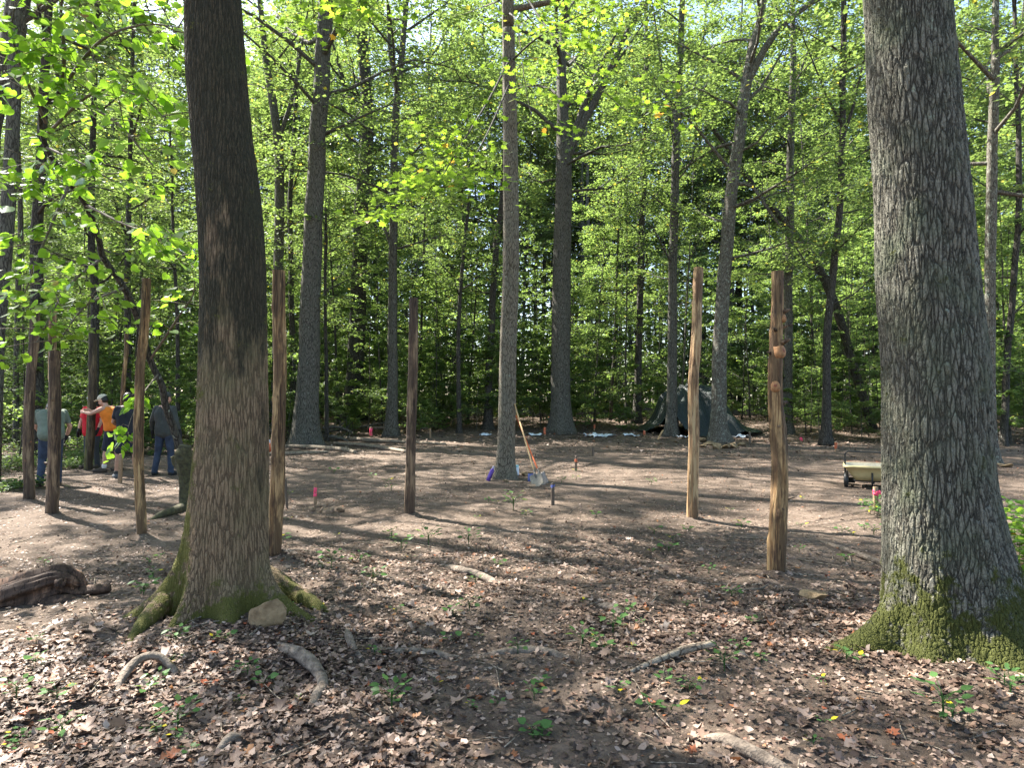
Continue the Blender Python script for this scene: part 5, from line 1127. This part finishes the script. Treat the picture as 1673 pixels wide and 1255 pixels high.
def person(name_label, foot_px, heading, J, skin, wear, Y=None, scale=1.0, headrot=(0, 0), face=True, gloves=None, hat=None, hair=None, hipw=1.0, wide=1.0):
    """J: joint overrides in the figure's frame (x right, y forward, z up, metres)"""
    p = gp(*foot_px) if Y is None else None
    if p is None: q = at(foot_px[0], foot_px[1], Y); p = np.array((q[0], Y, gz(q[0], Y)))
    e = empty('person', p, R(heading)); e.scale = (scale,) * 3; tag(e, name_label, 'person')
    j = dict(pel=A(0, 0, .96), waist=A(0, .0, 1.08), chest=A(0, .01, 1.32), neck=A(0, -.01, 1.49), head=A(0, .02, 1.63),
             shL=A(-.185, 0, 1.43), elL=A(-.25, -.03, 1.15), wrL=A(-.25, .06, .90), shR=A(.185, 0, 1.43), elR=A(.25, -.03, 1.15), wrR=A(.25, .06, .90),
             hipL=A(-.09, 0, .93), knL=A(-.11, .03, .50), anL=A(-.13, -.02, .09), hipR=A(.09, 0, .93), knR=A(.11, .03, .50), anR=A(.13, -.02, .09), toeL=A(-.16, .17, .03), toeR=A(.16, .17, .03))
    for k, v in J.items(): j[k] = A(*v)
    G = Geo(); W = wide
    # trunk
    up = j['neck'] - j['pel']; up /= np.linalg.norm(up); acr = j['shR'] - j['shL']; acr /= np.linalg.norm(acr)
    for s in (-1, 1):
        G.cap(j['pel'] + acr * s * .075 * W, j['waist'] + acr * s * .065 * W, .10 * W, .09 * W); G.cap(j['waist'] + acr * s * .06 * W, j['chest'] + acr * s * .085 * W, .092 * W, .105 * W)
        G.cap(j['chest'] + acr * s * .085 * W, j['neck'] + acr * s * .075 - up * .09, .105 * W, .07)
        G.cap(j['neck'] - up * .03, j['shL'] if s < 0 else j['shR'], .052, .058)
    G.cap(j['neck'] - up * .05, along(j['neck'], j['head'], .55), .058, .052)
    # head with brow, nose, chin and ears; hx right, hy where the face looks, hz up
    hz = j['head'] - j['neck']; hz /= np.linalg.norm(hz); yw, pt = R(headrot[0]), R(headrot[1])
    hy = A(-math.sin(yw) * math.cos(pt), math.cos(yw) * math.cos(pt), math.sin(pt)); hz = A(0, 0, 1) * math.cos(pt) - A(-math.sin(yw), math.cos(yw), 0) * math.sin(pt); hx = np.cross(hy, hz)
    hm = np.stack([hx, hy, hz], 1); H = j['head'] + hz * .02
    def hp(x, y, z): return H + hm @ A(x, y, z)
    G.ell(hp(0, -.008, .035), (.076, .096, .088), 20, 14, hm); G.ell(hp(0, .022, -.03), (.060, .074, .078), 18, 12, hm); G.cap(hp(0, .062, -.088), hp(0, .06, -.085), .024)
    G.cap(hp(0, .09, .012), hp(0, .112, -.018), .010, .014); G.cap(hp(-.035, .082, .026), hp(.035, .082, .026), .013); G.cap(hp(-.02, .088, -.052), hp(.02, .088, -.052), .009)
    for s in (-1, 1): G.ell(hp(s * .078, -.005, -.002), (.012, .02, .032), 10, 8, hm); G.cap(hp(s * .04, .062, -.03), hp(s * .03, .068, -.05), .022)
    for s, S in ((-1, 'L'), (1, 'R')):
        G.cap(j['sh' + S], j['el' + S], .052 * W, .038); G.cap(j['el' + S], along(j['el' + S], j['wr' + S], .35), .039, .040); G.cap(along(j['el' + S], j['wr' + S], .35), j['wr' + S], .040, .025)
        G.cap(j['hip' + S], j['kn' + S], .088 * W, .056); G.cap(j['kn' + S], along(j['kn' + S], j['an' + S], .3), .055, .060); G.cap(along(j['kn' + S], j['an' + S], .3), j['an' + S], .060, .034)
        G.cap(j['an' + S] - (0, 0, .02), along(j['an' + S], j['toe' + S], .8) * A(1, 1, .6) + A(0, 0, .02), .036, .03)
        d = j['wr' + S] - j['el' + S]; pn = A(-s, 0, 0) if abs(d[2]) > .12 else A(0, 0, -1); hand(G, j['wr' + S], d, J.get('pn' + S, pn), A(0, 1, .2))
    body = remesh(G, 'body', M[skin], e, .0085, 4)
    if face:
        for s in (-1, 1):
            E = Geo(); E.ell(hp(s * .031, .078, .008), (.012, .010, .008), 10, 8, hm); E.build('eye', M['eye'], e)
    if hair:
        Hh = Geo(); Hh.ell(hp(0, -.020, .052), (.086, .098, .086), 20, 14, hm); Hh.ell(hp(0, -.045, -.005), (.078, .07, .075), 18, 12, hm)
        if hat is None: Hh.cap(hp(-.05, .055, .098), hp(.05, .055, .098), .022)
        remesh(Hh, 'hair', M[hair], e, .008, 3)
    if hat:
        mt = hat; Hc = Geo(); Hc.ell(hp(0, -.010, .066), (.092, .106, .082), 22, 14, hm); cap_o = remesh(Hc, 'cap', M[mt], e, .008, 3)
        B = Geo(); B.ell(hp(0, .105, .062), (.075, .085, .012), 20, 6, hm); B.build('brim', M[mt], cap_o)
    for w_ in wear:
        g = Geo(); nm, mt, kind = w_[:3]; opt = w_[3] if len(w_) > 3 else {}
        if kind in ('tee', 'tank', 'long'):
            hem = opt.get('hem', .0); pel = j['pel'] - up * hem; lo = opt.get('loose', .018)
            for s in (-1, 1):
                g.cap(pel + acr * s * .075 * W, j['waist'] + acr * s * .07 * W, .10 * W + lo, .092 * W + lo * 1.2); g.cap(j['waist'] + acr * s * .065 * W, j['chest'] + acr * s * .088 * W, .094 * W + lo, .107 * W + lo)
                g.cap(j['chest'] + acr * s * .088 * W, j['neck'] + acr * s * .078 - up * .09, .107 * W + lo, .076 + lo * .4)
                sh = j['shL'] if s < 0 else j['shR']; el = j['elL'] if s < 0 else j['elR']; wr = j['wrL'] if s < 0 else j['wrR']
                g.cap(j['neck'] - up * .04 + acr * s * .04, sh * (.6 if kind == 'tank' else 1) + (j['neck'] - up * .04) * (.4 if kind == 'tank' else 0), .050, .064 if kind != 'tank' else .055)
                if kind == 'tee': g.cap(sh, along(sh, el, .62), .066 * W, .062)
                if kind == 'long': g.cap(sh, el, .066 * W, .052); g.cap(el, along(el, wr, opt.get('sleeve', .8)), .052, .044)
            g.cap(pel, j['waist'], .12 * W + lo * .5); 
        elif kind in ('jeans', 'shorts'):
            g.cap(j['pel'] + acr * .07 * W, j['pel'] - acr * .07 * W, .112 * W)
            for S in 'LR':
                g.cap(j['hip' + S], j['kn' + S] if kind == 'jeans' else along(j['hip' + S], j['kn' + S], opt.get('len', .85)), .102 * W, .072 if kind == 'jeans' else .098)
                if kind == 'jeans': g.cap(j['kn' + S], along(j['kn' + S], j['an' + S], .95), .072, .062); g.cap(along(j['kn' + S], j['an' + S], .9), j['an' + S] - A(0, 0, .01), .062, .064)
            g.cap(j['pel'] - A(0, 0, .05), j['waist'] - up * .03, .11 * W)
        if kind == 'shoes':
            for S in 'LR':
                g = Geo(); an = j['an' + S]; to = j['toe' + S]; hl = A(an[0], an[1] - .03, .045); g.cap(hl, A(to[0], to[1], .04), .046, .040); g.cap(an - (0, 0, .01), along(an, to, .5), .046, .042); g.cap(A(hl[0], hl[1], .03), A(to[0], to[1], .026), .040, .036)
                remesh(g, nm, M[mt], e, .010, 3)
        elif kind == 'socks':
            for S in 'LR': g = Geo(); g.cap(j['an' + S], along(j['an' + S], j['kn' + S], opt.get('h', .2)), .042, .050); g.build(nm, M[mt], e)
        elif kind == 'gloves':
            for S in 'LR':
                g = Geo(); s = -1 if S == 'L' else 1; d = j['wr' + S] - j['el' + S]; pn = A(-s, 0, 0) if abs(d[2]) > .12 else A(0, 0, -1); hand(g, j['wr' + S], d, J.get('pn' + S, pn), A(0, 1, .2), r=1.32); g.cap(j['wr' + S] - d / np.linalg.norm(d) * .05, j['wr' + S] + d / np.linalg.norm(d) * .02, .034, .032); remesh(g, nm, M[mt], e, .008, 2)
        else: remesh(g, nm, M[mt], e, .010, 6)
    return e
# grey-green tee and jeans, bending to the left away from us, seen from behind
person('person in sage green T-shirt and jeans bending forward behind the short split post', (82, 798), 35, dict(
    pel=(0, -.05, .98), waist=(0, .02, 1.10), chest=(.0, .17, 1.30), neck=(0, .30, 1.40), head=(0, .43, 1.42), shL=(-.20, .25, 1.37), shR=(.20, .25, 1.37), elL=(-.24, .40, 1.10), wrL=(-.12, .55, .93), elR=(.31, .26, 1.10), wrR=(.25, .36, .88),
    hipL=(-.09, -.04, .94), hipR=(.09, -.04, .94), knL=(-.13, .02, .5), knR=(.12, .04, .5), anL=(-.16, -.06, .09), anR=(.12, -.04, .09), toeL=(-.19, .12, .03), toeR=(.15, .14, .03)), 'skin',
    [('shirt', 'tee_green', 'tee', dict(loose=.03, hem=.02)), ('jeans', 'denim', 'jeans'), ('shoe', 'shoe', 'shoes'), ('glove', 'glove', 'gloves')], headrot=(0, -50), hair='hair_dark', wide=1.12, Y=12.9)
# red shirt, white hair, behind the mossy post, facing us
person('person in red T-shirt with white hair standing behind the mossy post', (150, 772), 175, dict(elL=(-.27, .05, 1.15), wrL=(-.25, .16, .93), elR=(.28, .02, 1.14), wrR=(.28, .10, .90), head=(0, .05, 1.60)), 'skin',
    [('shirt', 'red', 'tee', dict(loose=.04, hem=.08)), ('trousers', 'greypants', 'jeans'), ('shoe', 'shoe', 'shoes'), ('glove', 'glove', 'gloves')], hair='hair_white', wide=1.12, Y=16.0, headrot=(10, -15), scale=.97)
# orange tank top, cream cap, hugging the post, profile to the left
person('person in orange tank top, black shorts and cream cap steadying the mossy post', (180, 770), 88, dict(
    pel=(0, -.05, .96), waist=(0, -.03, 1.08), chest=(0, .03, 1.31), neck=(0, .10, 1.46), head=(0, .18, 1.57), shL=(-.19, .07, 1.41), shR=(.19, .07, 1.41), elL=(-.25, .30, 1.30), wrL=(-.14, .53, 1.33), elR=(.24, .29, 1.32), wrR=(.10, .53, 1.36),
    hipL=(-.09, -.05, .93), hipR=(.09, -.05, .93), knL=(-.12, .02, .5), knR=(.12, -.07, .5), anL=(-.13, .06, .09), anR=(.14, -.14, .09), toeL=(-.14, .27, .03), toeR=(.17, .06, .03), pnL=A(1, 0, 0), pnR=A(-1, 0, 0)), 'skin',
    [('shirt', 'orange_tank', 'tank', dict(loose=.025, hem=-.02)), ('shorts', 'navy', 'shorts', dict(len=.9)), ('shoe', 'shoe', 'shoes'), ('sock', 'sock', 'socks', dict(h=.16))], hat='cream', hair='hair_dark', wide=1.12, Y=15.2, headrot=(0, -25))
# black tee and shorts, seen from behind
person('person in black T-shirt and shorts with short dark hair, back turned', (207, 783), 18, dict(
    head=(0, .05, 1.61), elL=(-.27, .05, 1.16), wrL=(-.20, .26, 1.05), elR=(.27, .06, 1.16), wrR=(.20, .26, 1.06), anL=(-.19, -.02, .09), toeL=(-.26, .14, .03), knL=(-.15, .03, .5), anR=(.17, -.02, .09), toeR=(.24, .14, .03), knR=(.14, .03, .5)), 'skin_tan',
    [('shirt', 'blackcloth', 'tee', dict(loose=.025, hem=.02)), ('shorts', 'navy', 'shorts', dict(len=.82)), ('shoe', 'shoe_grey', 'shoes'), ('sock', 'sock_dark', 'socks', dict(h=.08))], hair='hair_dark', wide=1.08, Y=14.1, headrot=(-25, -8))
# charcoal long sleeves, jeans, seen from behind on the right
person('person in charcoal long-sleeved top, jeans and black gloves standing apart, back turned', (268, 776), -4, dict(
    head=(.02, .03, 1.63), elL=(-.27, -.03, 1.16), wrL=(-.30, .04, .93), elR=(.28, -.03, 1.16), wrR=(.32, .03, .95), anL=(-.19, -.04, .09), toeL=(-.24, .12, .03), knL=(-.15, .02, .5), anR=(.15, .0, .09), toeR=(.22, .15, .03), knR=(.12, .04, .5)), 'skin',
    [('top', 'charcoal', 'long', dict(loose=.025, hem=.04, sleeve=.72)), ('jeans', 'denim', 'jeans'), ('shoe', 'glove', 'shoes'), ('glove', 'glove', 'gloves')], hat='charcoal', hair='hair_dark', wide=1.06, Y=14.6, headrot=(-15, 0))
print("people ok")
#@@NEXT
